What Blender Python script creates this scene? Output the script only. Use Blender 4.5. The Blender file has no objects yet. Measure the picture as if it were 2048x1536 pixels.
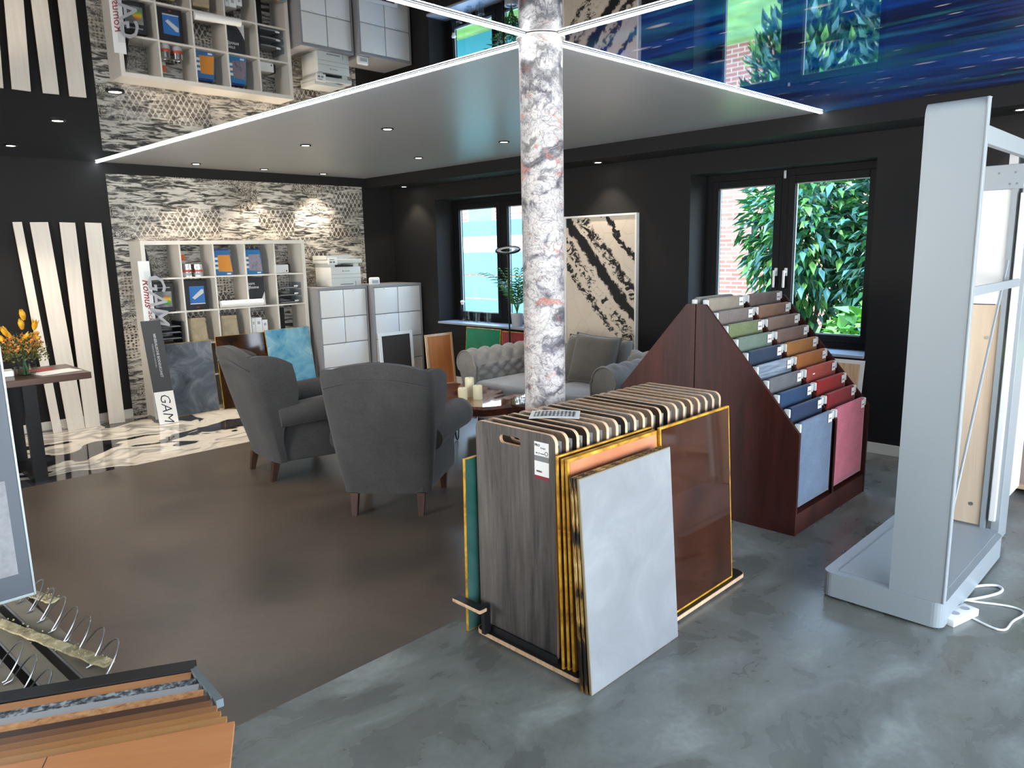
import bpy, bmesh, math, random
from mathutils import Vector, Matrix, noise as mnoise
R = math.radians
C = bpy.context.scene.collection
S = bpy.context.scene

# ------------------------------------------------------------------ camera
F_PX = 1470.0
cam_d = bpy.data.cameras.new('camera')
cam_d.sensor_fit = 'HORIZONTAL'; cam_d.sensor_width = 36.0; cam_d.lens = 36.0 * F_PX / 2048.0
cam_d.clip_start = 0.05; cam_d.clip_end = 200
cam = bpy.data.objects.new('camera', cam_d); C.objects.link(cam)
def cam_matrix(p, r, y, h):
    p, r, y = R(p), R(r), R(y)
    f = Vector((math.sin(y)*math.cos(p), math.cos(y)*math.cos(p), -math.sin(p)))
    rt = Vector((math.cos(y), -math.sin(y), 0)); up = rt.cross(f)
    rt2 = math.cos(r)*rt + math.sin(r)*up; up2 = -math.sin(r)*rt + math.cos(r)*up
    m = Matrix((rt2, up2, -f)).transposed().to_4x4(); m.translation = Vector((0, 0, h))
    return m
cam.matrix_world = cam_matrix(10.3, -1.2, 45.0, 1.65)
S.camera = cam

# ------------------------------------------------------------------ world, sun, exposure
w = bpy.data.worlds.new('sky'); S.world = w; w.use_nodes = True
nt = w.node_tree; bg = nt.nodes['Background']
tc = nt.nodes.new('ShaderNodeTexCoord'); sx = nt.nodes.new('ShaderNodeSeparateXYZ')
cr = nt.nodes.new('ShaderNodeValToRGB')
cr.color_ramp.elements[0].position = 0.0; cr.color_ramp.elements[0].color = (.90, .95, 1, 1)
cr.color_ramp.elements[1].position = .7; cr.color_ramp.elements[1].color = (.42, .66, 1, 1)
nt.links.new(tc.outputs['Generated'], sx.inputs[0]); nt.links.new(sx.outputs['Z'], cr.inputs[0])
nt.links.new(cr.outputs[0], bg.inputs['Color']); bg.inputs['Strength'].default_value = 7.0
sun_d = bpy.data.lights.new('sun', 'SUN'); sun_d.energy = 2.0; sun_d.angle = R(3); sun_d.color = (1, .95, .86)
sun = bpy.data.objects.new('sun', sun_d); C.objects.link(sun)
sun.rotation_euler = Vector((.55, -.25, -.9)).to_track_quat('-Z', 'Y').to_euler()
def portal(loc, rot, sx_, sy_):
    d = bpy.data.lights.new('window_portal', 'AREA'); d.shape = 'RECTANGLE'; d.size = sx_; d.size_y = sy_
    d.cycles.is_portal = True
    o = bpy.data.objects.new('window_portal', d); o.location = loc; o.rotation_euler = rot; C.objects.link(o)
def opening_light(loc, rot, sx_, sy_, power, col):
    d = bpy.data.lights.new('daylight_and_fill', 'AREA'); d.shape = 'RECTANGLE'; d.size = sx_; d.size_y = sy_
    d.energy = power; d.color = col
    o = bpy.data.objects.new('daylight_and_fill', d); o.location = loc; o.rotation_euler = rot; C.objects.link(o)
# glazed shop front behind the photographer (openings in wall_front and in the near end of wall_right)
opening_light((3.0, -2.62, 1.35), (R(90), 0, 0), 4.4, 2.1, 22, (1, .98, .95))
opening_light((-1.0, -2.62, 1.35), (R(90), 0, 0), 2.6, 2.1, 14, (.95, .97, 1))
# added warm fill from the left, at an opening made for it in wall_left
opening_light((-2.68, 4.1, 1.45), (0, R(-90), 0), 1.6, 1.9, 84, (1, .92, .82))
portal((6.42, 6.55, 1.52), (0, R(90), 0), 1.45, 1.55)
portal((6.42, 2.9, 1.52), (0, R(90), 0), 1.45, 1.55)
S.view_settings.view_transform = 'Standard'; S.view_settings.look = 'None'
S.view_settings.exposure = 1.0; S.view_settings.gamma = 1.0; S.view_settings.use_curve_mapping = False
S.cycles.max_bounces = 8; S.cycles.diffuse_bounces = 4; S.cycles.glossy_bounces = 4
S.cycles.transparent_max_bounces = 12; S.cycles.transmission_bounces = 6
S.cycles.caustics_reflective = False; S.cycles.caustics_refractive = False
S.cycles.sample_clamp_indirect = 6.0

# ------------------------------------------------------------------ materials
def lin(h):
    if isinstance(h, str):
        h = [int(h[i:i+2], 16)/255 for i in (0, 2, 4)]
        return tuple(c/12.92 if c <= .04045 else ((c+.055)/1.055)**2.4 for c in h) + (1,)
    return tuple(h) + (1,) if len(h) == 3 else h
class M:
    """node material builder"""
    def __init__(s, name, rough=.5, metal=0, spec=.5):
        s.m = bpy.data.materials.new(name); s.m.use_nodes = True
        s.t = s.m.node_tree; s.b = s.t.nodes['Principled BSDF']
        s.b.inputs['Roughness'].default_value = rough; s.b.inputs['Metallic'].default_value = metal
        s.b.inputs['Specular IOR Level'].default_value = spec
    def n(s, typ, **kw):
        x = s.t.nodes.new(typ)
        for k, v in kw.items(): setattr(x, k, v)
        return x
    def put(s, sock, v):
        if isinstance(v, bpy.types.NodeSocket): s.t.links.new(v, sock)
        else:
            try: sock.default_value = v
            except Exception: sock.default_value = tuple(v)[:3]
    def co(s, scale=(1, 1, 1), rot=(0, 0, 0), loc=(0, 0, 0)):
        tcn = s.n('ShaderNodeTexCoord'); mp = s.n('ShaderNodeMapping')
        mp.inputs['Scale'].default_value = scale; mp.inputs['Rotation'].default_value = rot; mp.inputs['Location'].default_value = loc
        s.t.links.new(tcn.outputs['Object'], mp.inputs[0]); return mp.outputs[0]
    def noise(s, vec, scale=5, detail=4, rough=.5, dist=0, col=False):
        x = s.n('ShaderNodeTexNoise'); s.t.links.new(vec, x.inputs['Vector'])
        x.inputs['Scale'].default_value = scale; x.inputs['Detail'].default_value = detail
        x.inputs['Roughness'].default_value = rough; x.inputs['Distortion'].default_value = dist
        return x.outputs['Color'] if col else x.outputs['Fac']
    def voro(s, vec, scale=5, feature='F1', out='Distance', rnd=1):
        x = s.n('ShaderNodeTexVoronoi'); x.feature = feature; s.t.links.new(vec, x.inputs['Vector'])
        x.inputs['Scale'].default_value = scale; x.inputs['Randomness'].default_value = rnd
        return x.outputs[out]
    def math(s, op, a, b=0.0, c=None, clamp=False):
        x = s.n('ShaderNodeMath'); x.operation = op; x.use_clamp = clamp
        s.put(x.inputs[0], a); s.put(x.inputs[1], b)
        if c is not None: s.put(x.inputs[2], c)
        return x.outputs[0]
    def vmath(s, op, a, b):
        x = s.n('ShaderNodeVectorMath'); x.operation = op; s.put(x.inputs[0], a); s.put(x.inputs[1], b); return x.outputs[0]
    def sep(s, v):
        x = s.n('ShaderNodeSeparateXYZ'); s.t.links.new(v, x.inputs[0]); return x.outputs
    def comb(s, x_, y_, z_):
        x = s.n('ShaderNodeCombineXYZ')
        for i, v in enumerate((x_, y_, z_)): s.put(x.inputs[i], v)
        return x.outputs[0]
    def ramp(s, fac, stops, interp='LINEAR'):
        x = s.n('ShaderNodeValToRGB'); e = x.color_ramp; e.interpolation = interp
        while len(e.elements) < len(stops): e.elements.new(.5)
        for el, (p, c) in zip(e.elements, stops): el.position = p; el.color = lin(c)
        s.t.links.new(fac, x.inputs[0]); return x.outputs[0]
    def mix(s, f, a, b, mode='MIX'):
        x = s.n('ShaderNodeMix'); x.data_type = 'RGBA'; x.blend_type = mode
        s.put(x.inputs[0], f)
        for i, v in ((6, a), (7, b)):
            s.put(x.inputs[i], lin(v) if isinstance(v, (str, tuple)) else v)
        return x.outputs[2]
    def color(s, c): s.put(s.b.inputs['Base Color'], lin(c) if isinstance(c, (str, tuple)) else c); return s
    def set(s, name, v): s.put(s.b.inputs[name], v); return s
    def bump(s, h, strength=.2, dist=.01):
        x = s.n('ShaderNodeBump'); x.inputs['Strength'].default_value = strength; x.inputs['Distance'].default_value = dist
        s.t.links.new(h, x.inputs['Height']); s.t.links.new(x.outputs[0], s.b.inputs['Normal']); return s
def plain(name, c, rough=.5, metal=0, spec=.5, var=0.0):
    m = M(name, rough, metal, spec)
    if var:
        n = m.noise(m.co(), 9, 5)
        c = lin(c); m.color(m.ramp(n, [(.25, tuple(x*(1-var) for x in c[:3])), (.75, tuple(min(1, x*(1+var)) for x in c[:3]))]))
    else: m.color(c)
    return m.m
def emis(name, c, k):
    m = M(name, .5); m.color((0, 0, 0)); m.b.inputs['Emission Color'].default_value = lin(c); m.b.inputs['Emission Strength'].default_value = k
    return m.m
def woodl(name, c1, c2, axis='z', rough=.5, scale=1.0):
    m = M(name, rough, 0, .4); n = m.noise(m.co((5, 5, .55)), 1.0, 7, .62, 1.0); n2 = m.noise(m.co((60, 60, 4)), 1.0, 4, .6, .3)
    f = m.math('ADD', m.math('MULTIPLY', n, .72), m.math('MULTIPLY', n2, .28))
    m.color(m.ramp(f, [(.38, c1), (.62, c2)])); m.bump(n2, .1, .002); return m.m
def wood(name, c1, c2, axis='z', rough=.5, scale=1.0, plank=0, gloss=0):
    """grain along the given axis"""
    m = M(name, rough)
    sc = {'z': (14, 14, 1.1), 'x': (1.1, 14, 14), 'y': (14, 1.1, 14)}[axis]
    v = m.co(tuple(k*scale for k in sc))
    n = m.noise(v, 1.0, 8, .65, 1.2); n2 = m.noise(v, 5.0, 4, .6, .3)
    f = m.math('ADD', m.math('MULTIPLY', n, .75), m.math('MULTIPLY', n2, .25))
    col = m.ramp(f, [(.36, c1), (.64, c2)])
    m.color(col); m.bump(f, .08, .004)
    if gloss: m.set('Coat Weight', gloss); m.set('Coat Roughness', .05)
    return m.m
def fabric(name, c, var=.25, scale=60, rough=.95, sheen=.35):
    m = M(name, rough, 0, .2); v = m.co()
    n = m.noise(v, 7, 5, .6); n2 = m.noise(v, scale, 3)
    f = m.math('ADD', m.math('MULTIPLY', n, .6), m.math('MULTIPLY', n2, .4))
    c = lin(c); m.color(m.ramp(f, [(.3, tuple(x*(1-var) for x in c[:3])), (.7, tuple(min(1, x*(1+var)) for x in c[:3]))]))
    m.set('Sheen Weight', sheen); m.bump(n2, .25, .003); return m.m
def mottled(name, stops, scale=4, rough=.3, dist=1.0, detail=6, stretch=(1, 1, 1), coat=0):
    m = M(name, rough); n = m.noise(m.co(stretch), scale, detail, .6, dist)
    m.color(m.ramp(n, stops))
    if coat: m.set('Coat Weight', coat); m.set('Coat Roughness', .04)
    return m.m

MAT = {}
MAT['black_wall'] = plain('black_wall_paint', '171616', .75, 0, .3, .06)
MAT['white'] = plain('white_lacquer', 'e6e4df', .4)
MAT['shelf_white'] = plain('shelf_white', 'dcd6cb', .5, 0, .4, .03)
MAT['white_metal'] = plain('white_powder_coat', '92999b', .35, 0, .5)
MAT['black_metal'] = plain('black_metal', '141414', .4, .6)
MAT['black'] = plain('black_plastic', '101012', .45)
MAT['black_frame'] = plain('black_window_frame', '0c0d10', .6, 0, .2)
MAT['steel'] = plain('brushed_steel', 'a8aaac', .3, 1)
MAT['chrome'] = plain('chrome', 'd8d8d8', .12, 1)
MAT['birch'] = wood('birch_ply_edge', 'c39a74', 'e2bf9c', 'z', .55, 3)
MAT['paper'] = plain('paper', 'e8e8e4', .6)
MAT['ink'] = plain('black_ink', '17171a', .6)
MAT['darkgrey'] = plain('dark_grey_board', '3a3c3d', .6, 0, .4, .05)
MAT['midgrey'] = plain('mid_grey', '77787a', .5)
MAT['lightgrey'] = plain('light_grey_print', 'a3a3a6', .5)
MAT['red'] = plain('red_print', '9c1f26', .5)
MAT['gold_edge'] = mottled('resin_edge_yellow', [(.3, '7a5212'), (.5, 'c28e22'), (.7, 'e0b84a')], 9, .4, 1.5, 4)
MAT['dark_edge'] = mottled('resin_edge_dark', [(.42, '0c0a08'), (.52, '8a672a'), (.7, 'd0b070')], 14, .5, 1.5, 4, (1, 1, .4))

def m_floor_brown():
    m = M('brown_grey_screed', .42, 0, .5); v = m.co()
    n = m.noise(v, 1.1, 6, .6, 1.2); n2 = m.noise(v, 26, 5, .7)
    f = m.math('ADD', m.math('MULTIPLY', n, .8), m.math('MULTIPLY', n2, .2))
    m.color(m.ramp(f, [(.3, '473f38'), (.5, '574c42'), (.7, '665a4d')]))
    m.set('Roughness', m.math('ADD', m.math('MULTIPLY', n, .25), .22)); m.bump(n2, .05, .003); return m.m
def m_floor_grey():
    m = M('polished_grey_cement', .3, 0, .5); v = m.co()
    w1 = m.noise(v, 1.6, 3, .5, .6, col=True)
    vv = m.vmath('ADD', m.co((2.0, 4.2, 1), (0, 0, R(25))), m.vmath('SCALE', w1, (0, 0, 0)))
    wn = m.n('ShaderNodeVectorMath'); wn.operation = 'SCALE'; m.t.links.new(w1, wn.inputs[0]); wn.inputs[3].default_value = 1.7
    vv = m.vmath('ADD', m.co((1.6, 3.2, 1), (0, 0, R(25))), wn.outputs[0])
    n = m.noise(vv, 1.1, 7, .56, .25); n2 = m.noise(v, 40, 3)
    f = m.math('ADD', m.math('MULTIPLY', n, .88), m.math('MULTIPLY', n2, .12))
    m.color(m.ramp(f, [(.25, '5a5c56'), (.44, '696b65'), (.56, '7a7d77'), (.72, '9a9e98')]))
    m.set('Roughness', m.math('ADD', m.math('MULTIPLY', n, .4), .1)); m.bump(n, .04, .003); return m.m
def m_floor_epoxy():
    m = M('marbled_epoxy', .06, 0, .6); v = m.co()
    a = m.noise(v, 1.0, 2, .5, .4, col=True)
    wn = m.n('ShaderNodeVectorMath'); wn.operation = 'SCALE'; m.t.links.new(a, wn.inputs[0]); wn.inputs[3].default_value = 1.5
    vv = m.vmath('ADD', m.co((.42, 1.25, 1), (0, 0, R(-8)), (3.3, .7, 0)), wn.outputs[0])
    n = m.noise(vv, 1.0, 3.0, .5, 1.1)
    m.color(m.ramp(n, [(.0, '25262a'), (.42, '3b3b40'), (.49, '17171a'), (.505, 'd8cfc0'), (.56, 'e9dfce'), (.60, '9a968e'), (.66, 'efe7d8'), (.8, 'b9b2a5')]))
    return m.m
def m_tile():
    m = M('black_white_patchwork_tile', .45, 0, .4)
    t = m.co(); X, Y, Z = m.sep(t)
    # cell ids
    gx = m.math('FLOOR', m.math('DIVIDE', X, .46)); gz = m.math('FLOOR', m.math('DIVIDE', Z, .31))
    wn = m.n('ShaderNodeTexWhiteNoise'); wn.noise_dimensions = '2D'; m.t.links.new(m.comb(gx, gz, 0.0), wn.inputs['Vector'])
    cell = wn.outputs['Value']
    streak = m.noise(m.co((5, 1, 30)), 1.0, 9, .68, .9)
    st = m.ramp(streak, [(.40, '1c1a18'), (.47, '6e6a64'), (.53, 'd2cdc4')])
    # lattice of pointed leaves
    lx = m.math('SINE', m.math('MULTIPLY', X, 105.0)); lz = m.math('SINE', m.math('MULTIPLY', Z, 62.0))
    lat = m.math('ABSOLUTE', m.math('ADD', lx, lz))
    latm = m.ramp(m.math('ADD', m.math('MULTIPLY', lat, .5), m.math('MULTIPLY', m.noise(t, 30, 4), .35)), [(.34, 'c9c3b8'), (.46, '4c4843')])
    # round dots / rosettes
    dots = m.voro(m.co((26, 1, 34)), 1.0, 'F1', 'Distance', .35)
    dm = m.ramp(m.math('ADD', dots, m.math('MULTIPLY', m.noise(t, 24, 3), .3)), [(.38, '1a1816'), (.52, 'bdb4a5'), (.7, 'd8cfc0')])
    curl = m.noise(m.co((16, 1, 16)), 1.0, 2, .5, 3.5)
    cm = m.ramp(curl, [(.44, '20201f'), (.49, 'd5cdc0'), (.53, 'd5cdc0'), (.58, '4c4a47')])
    c = m.mix(m.math('GREATER_THAN', cell, .40), st, latm)
    c = m.mix(m.math('GREATER_THAN', cell, .60), c, dm)
    c = m.mix(m.math('GREATER_THAN', cell, .80), c, cm)
    wear = m.ramp(m.noise(m.co((2.2, 1, 5)), 1.0, 7, .7, .6), [(.42, (0, 0, 0)), (.58, (1, 1, 1))])
    c = m.mix(wear, st, c)
    shade = m.ramp(m.noise(m.co((1.2, 1, 2)), 1.0, 3), [(.35, 'b4b2ae'), (.65, 'ffffff')])
    c = m.mix(1.0, c, shade, 'MULTIPLY')
    m.color(c); m.bump(streak, .15, .004); return m.m
def m_marble():
    m = M('veined_column_plaster', .5, 0, .35)
    d = m.noise(m.co((3, 3, 3)), 1.0, 5, .6, .5, col=True)
    wn = m.n('ShaderNodeVectorMath'); wn.operation = 'SCALE'; m.t.links.new(d, wn.inputs[0]); wn.inputs[3].default_value = 1.3
    vv = m.vmath('ADD', m.co((5, 5, 7), (R(35), R(-20), 0)), wn.outputs[0])
    v1 = m.voro(vv, 2.2, 'DISTANCE_TO_EDGE'); v2 = m.noise(vv, 1.1, 6, .62, 1.5); v3 = m.noise(vv, .8, 3, .5, 1.0); v4 = m.noise(m.co((4.4, 4.4, 5.4), (R(30), 0, 0), (4, 7, 1)), 1.6, 3, .6, 1.2)
    base = m.ramp(v2, [(.34, '4c4b50'), (.42, '7f7e82'), (.48, 'aeaaa8'), (.62, 'c4c0bc'), (.72, '9a8d89')])
    pink = m.ramp(v4, [(.58, (0, 0, 0)), (.66, (1, 1, 1))])
    base = m.mix(m.math('MULTIPLY', pink, .75), base, 'b5705c')
    dark = m.ramp(v3, [(.60, (0, 0, 0)), (.68, (1, 1, 1))])
    base = m.mix(m.math('MULTIPLY', dark, .7), base, '3c3c40')
    fine = m.ramp(m.math('ABSOLUTE', m.math('SUBTRACT', m.noise(vv, 2.4, 5, .6, 2.0), .5)), [(.006, (1, 1, 1)), (.02, (0, 0, 0))])
    base = m.mix(m.math('MULTIPLY', fine, .6), base, '3a2c2e')
    edge = m.ramp(v1, [(.006, (1, 1, 1)), (.022, (0, 0, 0))])
    base = m.mix(m.math('MULTIPLY', edge, .6), base, '524648')
    m.color(base); m.bump(v2, .2, .004); return m.m
def m_mirror(name, c, rough=.015):
    m = M(name, rough, 1.0, .5); m.color(c); return m.m
def m_galaxy():
    m = M('printed_space_film', .03, 0, .5)
    v = m.co((2.1, .55, 1), (0, 0, R(-10)))
    n = m.noise(v, 1.0, 7, .6, .8); n2 = m.noise(m.co((4.6, .9, 1), (0, 0, R(-14)), (3, 1, 0)), 1.0, 6, .6, .6)
    c = m.ramp(n, [(.32, '01071c'), (.42, '021c50'), (.52, '0447a4'), (.60, '0a68c0'), (.72, '2a9ac8')])
    c = m.mix(m.math('MULTIPLY', m.ramp(n2, [(.50, (0, 0, 0)), (.70, (1, 1, 1))]), .75), c, '2f9aa0')
    st = m.voro(m.co((13.0, 3.6, 1), (0, 0, R(-14))), 1.0, 'F1', 'Distance'); st2 = m.voro(m.co((5.0, 1.6, 1), (0, 0, R(-10)), (7, 2, 0)), 1.0, 'F1', 'Distance')
    sm = m.math('MAXIMUM', m.ramp(st, [(.05, (1, 1, 1)), (.14, (0, 0, 0))]), m.ramp(st2, [(.03, (1, 1, 1)), (.12, (0, 0, 0))]))
    c = m.mix(m.math('MULTIPLY', sm, .8), c, 'f0ddd2')
    m.color(c); m.set('Specular IOR Level', 1.0)
    g = m.n('ShaderNodeBsdfGlossy'); g.inputs['Roughness'].default_value = .015; g.inputs['Color'].default_value = (1, 1, 1, 1)
    mx = m.n('ShaderNodeMixShader'); mx.inputs[0].default_value = .20
    out = m.t.nodes['Material Output']
    m.t.links.new(m.b.outputs[0], mx.inputs[1]); m.t.links.new(g.outputs[0], mx.inputs[2]); m.t.links.new(mx.outputs[0], out.inputs[0])
    return m.m
def m_glass(name='window_glass', tint=(.92, .97, 1), refl=.06):
    m = M(name); t = m.t
    tr = m.n('ShaderNodeBsdfTransparent'); tr.inputs[0].default_value = lin(tint)
    g = m.n('ShaderNodeBsdfGlossy'); g.inputs['Roughness'].default_value = .01
    fr = m.n('ShaderNodeFresnel'); fr.inputs[0].default_value = 1.5
    ge = m.n('ShaderNodeNewGeometry'); fa = m.math('MULTIPLY', fr.outputs[0], m.math('SUBTRACT', 1.0, ge.outputs['Backfacing']))
    mx = m.n('ShaderNodeMixShader'); t.links.new(fa, mx.inputs[0])
    t.links.new(tr.outputs[0], mx.inputs[1]); t.links.new(g.outputs[0], mx.inputs[2])
    t.links.new(mx.outputs[0], t.nodes['Material Output'].inputs[0]); return m.m
def m_painting():
    m = M('black_white_abstract_canvas', .55, 0, .3)
    t = m.co(); X, Y, Z = m.sep(t)      # local: x across, z up
    d = m.math('SUBTRACT', m.noise(m.co((5, 5, 5)), 1.0, 8, .7, .8), .5)
    # slanted coordinate: bands fall from the upper left to the lower right
    s = m.math('ADD', m.math('ADD', m.math('MULTIPLY', X, .75), m.math('MULTIPLY', Z, .66)), m.math('MULTIPLY', d, .26))
    def band(c, wdt): return m.ramp(m.math('ABSOLUTE', m.math('SUBTRACT', s, c)), [(wdt*.75, (1, 1, 1)), (wdt, (0, 0, 0))])
    n2 = m.noise(m.co((9, 9, 14), (0, R(30), 0)), 1.0, 6, .7, 1.2)
    rag = m.ramp(n2, [(.44, (0, 0, 0)), (.50, (1, 1, 1))])
    c = m.mix(m.math('MULTIPLY', m.ramp(m.noise(m.co(), 2.2, 4), [(.3, (0, 0, 0)), (.7, (1, 1, 1))]), .8), 'd5c9b8', 'c9bba8')
    c = m.mix(band(.55, .065), c, '1a1a1b')
    c = m.mix(m.math('MULTIPLY', band(.70, .06), rag), c, '1d1c1c')
    c = m.mix(m.math('MULTIPLY', band(.25, .035), rag), c, '201f1e')
    c = m.mix(m.math('MULTIPLY', band(.38, .06), m.ramp(n2, [(.5, (0, 0, 0)), (.54, (1, 1, 1))])), c, '25241f')
    c = m.mix(band(.93, .035), c, '1a1a1b')
    cr_ = m.ramp(m.voro(m.co((3, 3, 3)), 1.0, 'DISTANCE_TO_EDGE'), [(.004, (1, 1, 1)), (.012, (0, 0, 0))])
    c = m.mix(m.math('MULTIPLY', cr_, .12), c, '4a433b')
    m.color(c); return m.m
def m_brick(name, c1, c2, mortar, rotx=True):
    m = M(name, .85); t = m.co(); X, Y, Z = m.sep(t)
    b = m.n('ShaderNodeTexBrick'); m.t.links.new(m.comb(Y, Z, 0.0), b.inputs[0])
    b.inputs['Color1'].default_value = lin(c1); b.inputs['Color2'].default_value = lin(c2); b.inputs['Mortar'].default_value = lin(mortar)
    b.inputs['Scale'].default_value = 1; b.inputs['Brick Width'].default_value = .25; b.inputs['Row Height'].default_value = .08; b.inputs['Mortar Size'].default_value = .012
    m.color(b.outputs[0]); return m.m
MAT['floor_brown'] = m_floor_brown(); MAT['floor_grey'] = m_floor_grey(); MAT['epoxy'] = m_floor_epoxy()
MAT['tile'] = m_tile(); MAT['marble'] = m_marble()
MAT['mirror'] = m_mirror('black_lacquer_stretch_film', (.42, .42, .43)); MAT['mirror2'] = m_mirror('grey_lacquer_stretch_film', (.42, .42, .44))
MAT['galaxy'] = m_galaxy(); MAT['glass'] = m_glass(); MAT['painting'] = m_painting()
sat = M('satin_grey_stretch_film', .32, 0, .6); sat.color('aeaeb0'); MAT['satin'] = sat.m
MAT['sofa'] = fabric('grey_velvet', '8b8782', .2, 80, .9, .2)
MAT['sofa_seat'] = fabric('grey_velvet_seat', '85878b', .15, 80, .9, .5)
MAT['chair'] = fabric('charcoal_velvet', '403f3e', .22, 80, .9, .12)
MAT['cushion'] = fabric('taupe_cushion', '605b55', .2, 120)
MAT['walnut'] = wood('dark_walnut_leg', '2a1a12', '4a3022', 'z', .4)

# ------------------------------------------------------------------ geometry helpers
class MB:
    def __init__(s): s.bm = bmesh.new(); s.mi = 0
    def _tag(s, n0):
        if s.mi:
            s.bm.faces.ensure_lookup_table()
            for f in s.bm.faces[n0:]: f.material_index = s.mi
    def box(s, x0, x1, y0, y1, z0, z1, b=0.0, rot=None, seg=2):
        n0 = len(s.bm.faces)
        if rot is None and not b:
            vs = [s.bm.verts.new(p) for p in [(x0, y0, z0), (x1, y0, z0), (x1, y1, z0), (x0, y1, z0), (x0, y0, z1), (x1, y0, z1), (x1, y1, z1), (x0, y1, z1)]]
            for f in [(0, 3, 2, 1), (4, 5, 6, 7), (0, 1, 5, 4), (1, 2, 6, 5), (2, 3, 7, 6), (3, 0, 4, 7)]: s.bm.faces.new([vs[i] for i in f])
            s._tag(n0); return s
        t = bmesh.new(); bmesh.ops.create_cube(t, size=1)
        cx, cy, cz = (x0+x1)/2, (y0+y1)/2, (z0+z1)/2
        for v in t.verts: v.co = Vector((v.co.x*(x1-x0), v.co.y*(y1-y0), v.co.z*(z1-z0)))
        if b:
            b = min(b, .49*min(abs(x1-x0), abs(y1-y0), abs(z1-z0)))
            bmesh.ops.bevel(t, geom=t.edges[:], offset=b, segments=seg, affect='EDGES', profile=.5)
        mt = Matrix.Translation((cx, cy, cz)) @ (rot.to_4x4() if rot is not None else Matrix.Identity(4))
        s.join(t, mt); s._tag(n0); return s
    def join(s, t, mt=None):
        if mt is not None: bmesh.ops.transform(t, matrix=mt, verts=t.verts[:])
        me = bpy.data.meshes.new('tmp'); t.to_mesh(me); t.free(); s.bm.from_mesh(me); bpy.data.meshes.remove(me)
    def tube(s, pts, r, seg=8, caps=True, closed=False):
        n0 = len(s.bm.faces)
        pts = [Vector(p) for p in pts]; n = len(pts); rings = []
        rs = r if isinstance(r, (list, tuple)) else [r]*n
        prev = None
        for i, p in enumerate(pts):
            if closed: d = pts[(i+1) % n] - pts[i-1]
            else: d = (pts[min(i+1, n-1)] - pts[max(i-1, 0)])
            d.normalize()
            if prev is None:
                a = Vector((0, 0, 1)) if abs(d.z) < .9 else Vector((1, 0, 0))
                u = d.cross(a).normalized()
            else:
                u = (prev - d*prev.dot(d)).normalized()
            prev = u; v = d.cross(u)
            rings.append([s.bm.verts.new(p + (u*math.cos(k*2*math.pi/seg) + v*math.sin(k*2*math.pi/seg))*rs[i]) for k in range(seg)])
        m = n if closed else n-1
        for i in range(m):
            A, B = rings[i], rings[(i+1) % n]
            for k in range(seg): s.bm.faces.new((A[k], A[(k+1) % seg], B[(k+1) % seg], B[k]))
        if caps and not closed:
            s.bm.faces.new(rings[0][::-1]); s.bm.faces.new(rings[-1])
        s._tag(n0); return s
    def cyl(s, p0, p1, r, seg=16, r2=None): return s.tube([p0, p1], [r, r if r2 is None else r2], seg)
    def lathe(s, prof, c=(0, 0, 0), seg=24, cap=True):
        n0 = len(s.bm.faces); rings = []
        for (r, z) in prof:
            rings.append([s.bm.verts.new((c[0]+r*math.cos(k*2*math.pi/seg), c[1]+r*math.sin(k*2*math.pi/seg), c[2]+z)) for k in range(seg)])
        for A, B in zip(rings, rings[1:]):
            for k in range(seg): s.bm.faces.new((A[k], A[(k+1) % seg], B[(k+1) % seg], B[k]))
        if cap: s.bm.faces.new(rings[0][::-1]); s.bm.faces.new(rings[-1])
        s._tag(n0); return s
    def prism(s, pts, a, b, axis='z'):
        """2-D outline extruded from a to b along axis; outline coords are the other two axes in order"""
        n0 = len(s.bm.faces)
        def P(u, v, w): return {'z': (u, v, w), 'x': (w, u, v), 'y': (u, w, v)}[axis]
        A = [s.bm.verts.new(P(u, v, a)) for u, v in pts]; B = [s.bm.verts.new(P(u, v, b)) for u, v in pts]
        n = len(pts)
        s.bm.faces.new(A[::-1]); s.bm.faces.new(B)
        for i in range(n): s.bm.faces.new((A[i], A[(i+1) % n], B[(i+1) % n], B[i]))
        s._tag(n0); return s
    def grid(s, fn, nu, nv, closeu=False, closev=False):
        n0 = len(s.bm.faces)
        V = [[s.bm.verts.new(fn(i/(nu if closeu else nu-1), j/(nv if closev else nv-1))) for j in range(nv)] for i in range(nu)]
        for i in range(nu if closeu else nu-1):
            for j in range(nv if closev else nv-1):
                s.bm.faces.new((V[i][j], V[(i+1) % nu][j], V[(i+1) % nu][(j+1) % nv], V[i][(j+1) % nv]))
        s._tag(n0); return V
    def face(s, pts):
        n0 = len(s.bm.faces); s.bm.faces.new([s.bm.verts.new(p) for p in pts]); s._tag(n0); return s
    def torus(s, c, Rr, r, axis=(0, 0, 1), seg=28, rs=6, a0=0, a1=2*math.pi):
        ax = Vector(axis).normalized(); q = Vector((0, 0, 1)).rotation_difference(ax)
        full = abs(a1-a0-2*math.pi) < 1e-6; n = seg
        pts = [Vector(c) + q @ Vector((Rr*math.cos(a0+(a1-a0)*k/(n if full else n-1)), Rr*math.sin(a0+(a1-a0)*k/(n if full else n-1)), 0)) for k in range(n)]
        return s.tube(pts, r, rs, closed=full)
    def build(s, name, mats, parent=None, smooth=None, loc=None, fix=True, kind=None):
        if fix: bmesh.ops.recalc_face_normals(s.bm, faces=s.bm.faces[:])
        me = bpy.data.meshes.new(name); s.bm.to_mesh(me); s.bm.free()
        if not isinstance(mats, (list, tuple)): mats = [mats]
        for m in mats: me.materials.append(MAT[m] if isinstance(m, str) else m)
        o = bpy.data.objects.new(name, me); C.objects.link(o)
        if parent is not None: o.parent = parent
        if loc is not None: o.location = loc
        if smooth is not None:
            me.shade_smooth()
            try: me.set_sharp_from_angle(angle=R(smooth))
            except Exception: pass
        if kind: o['kind'] = kind
        return o
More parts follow.
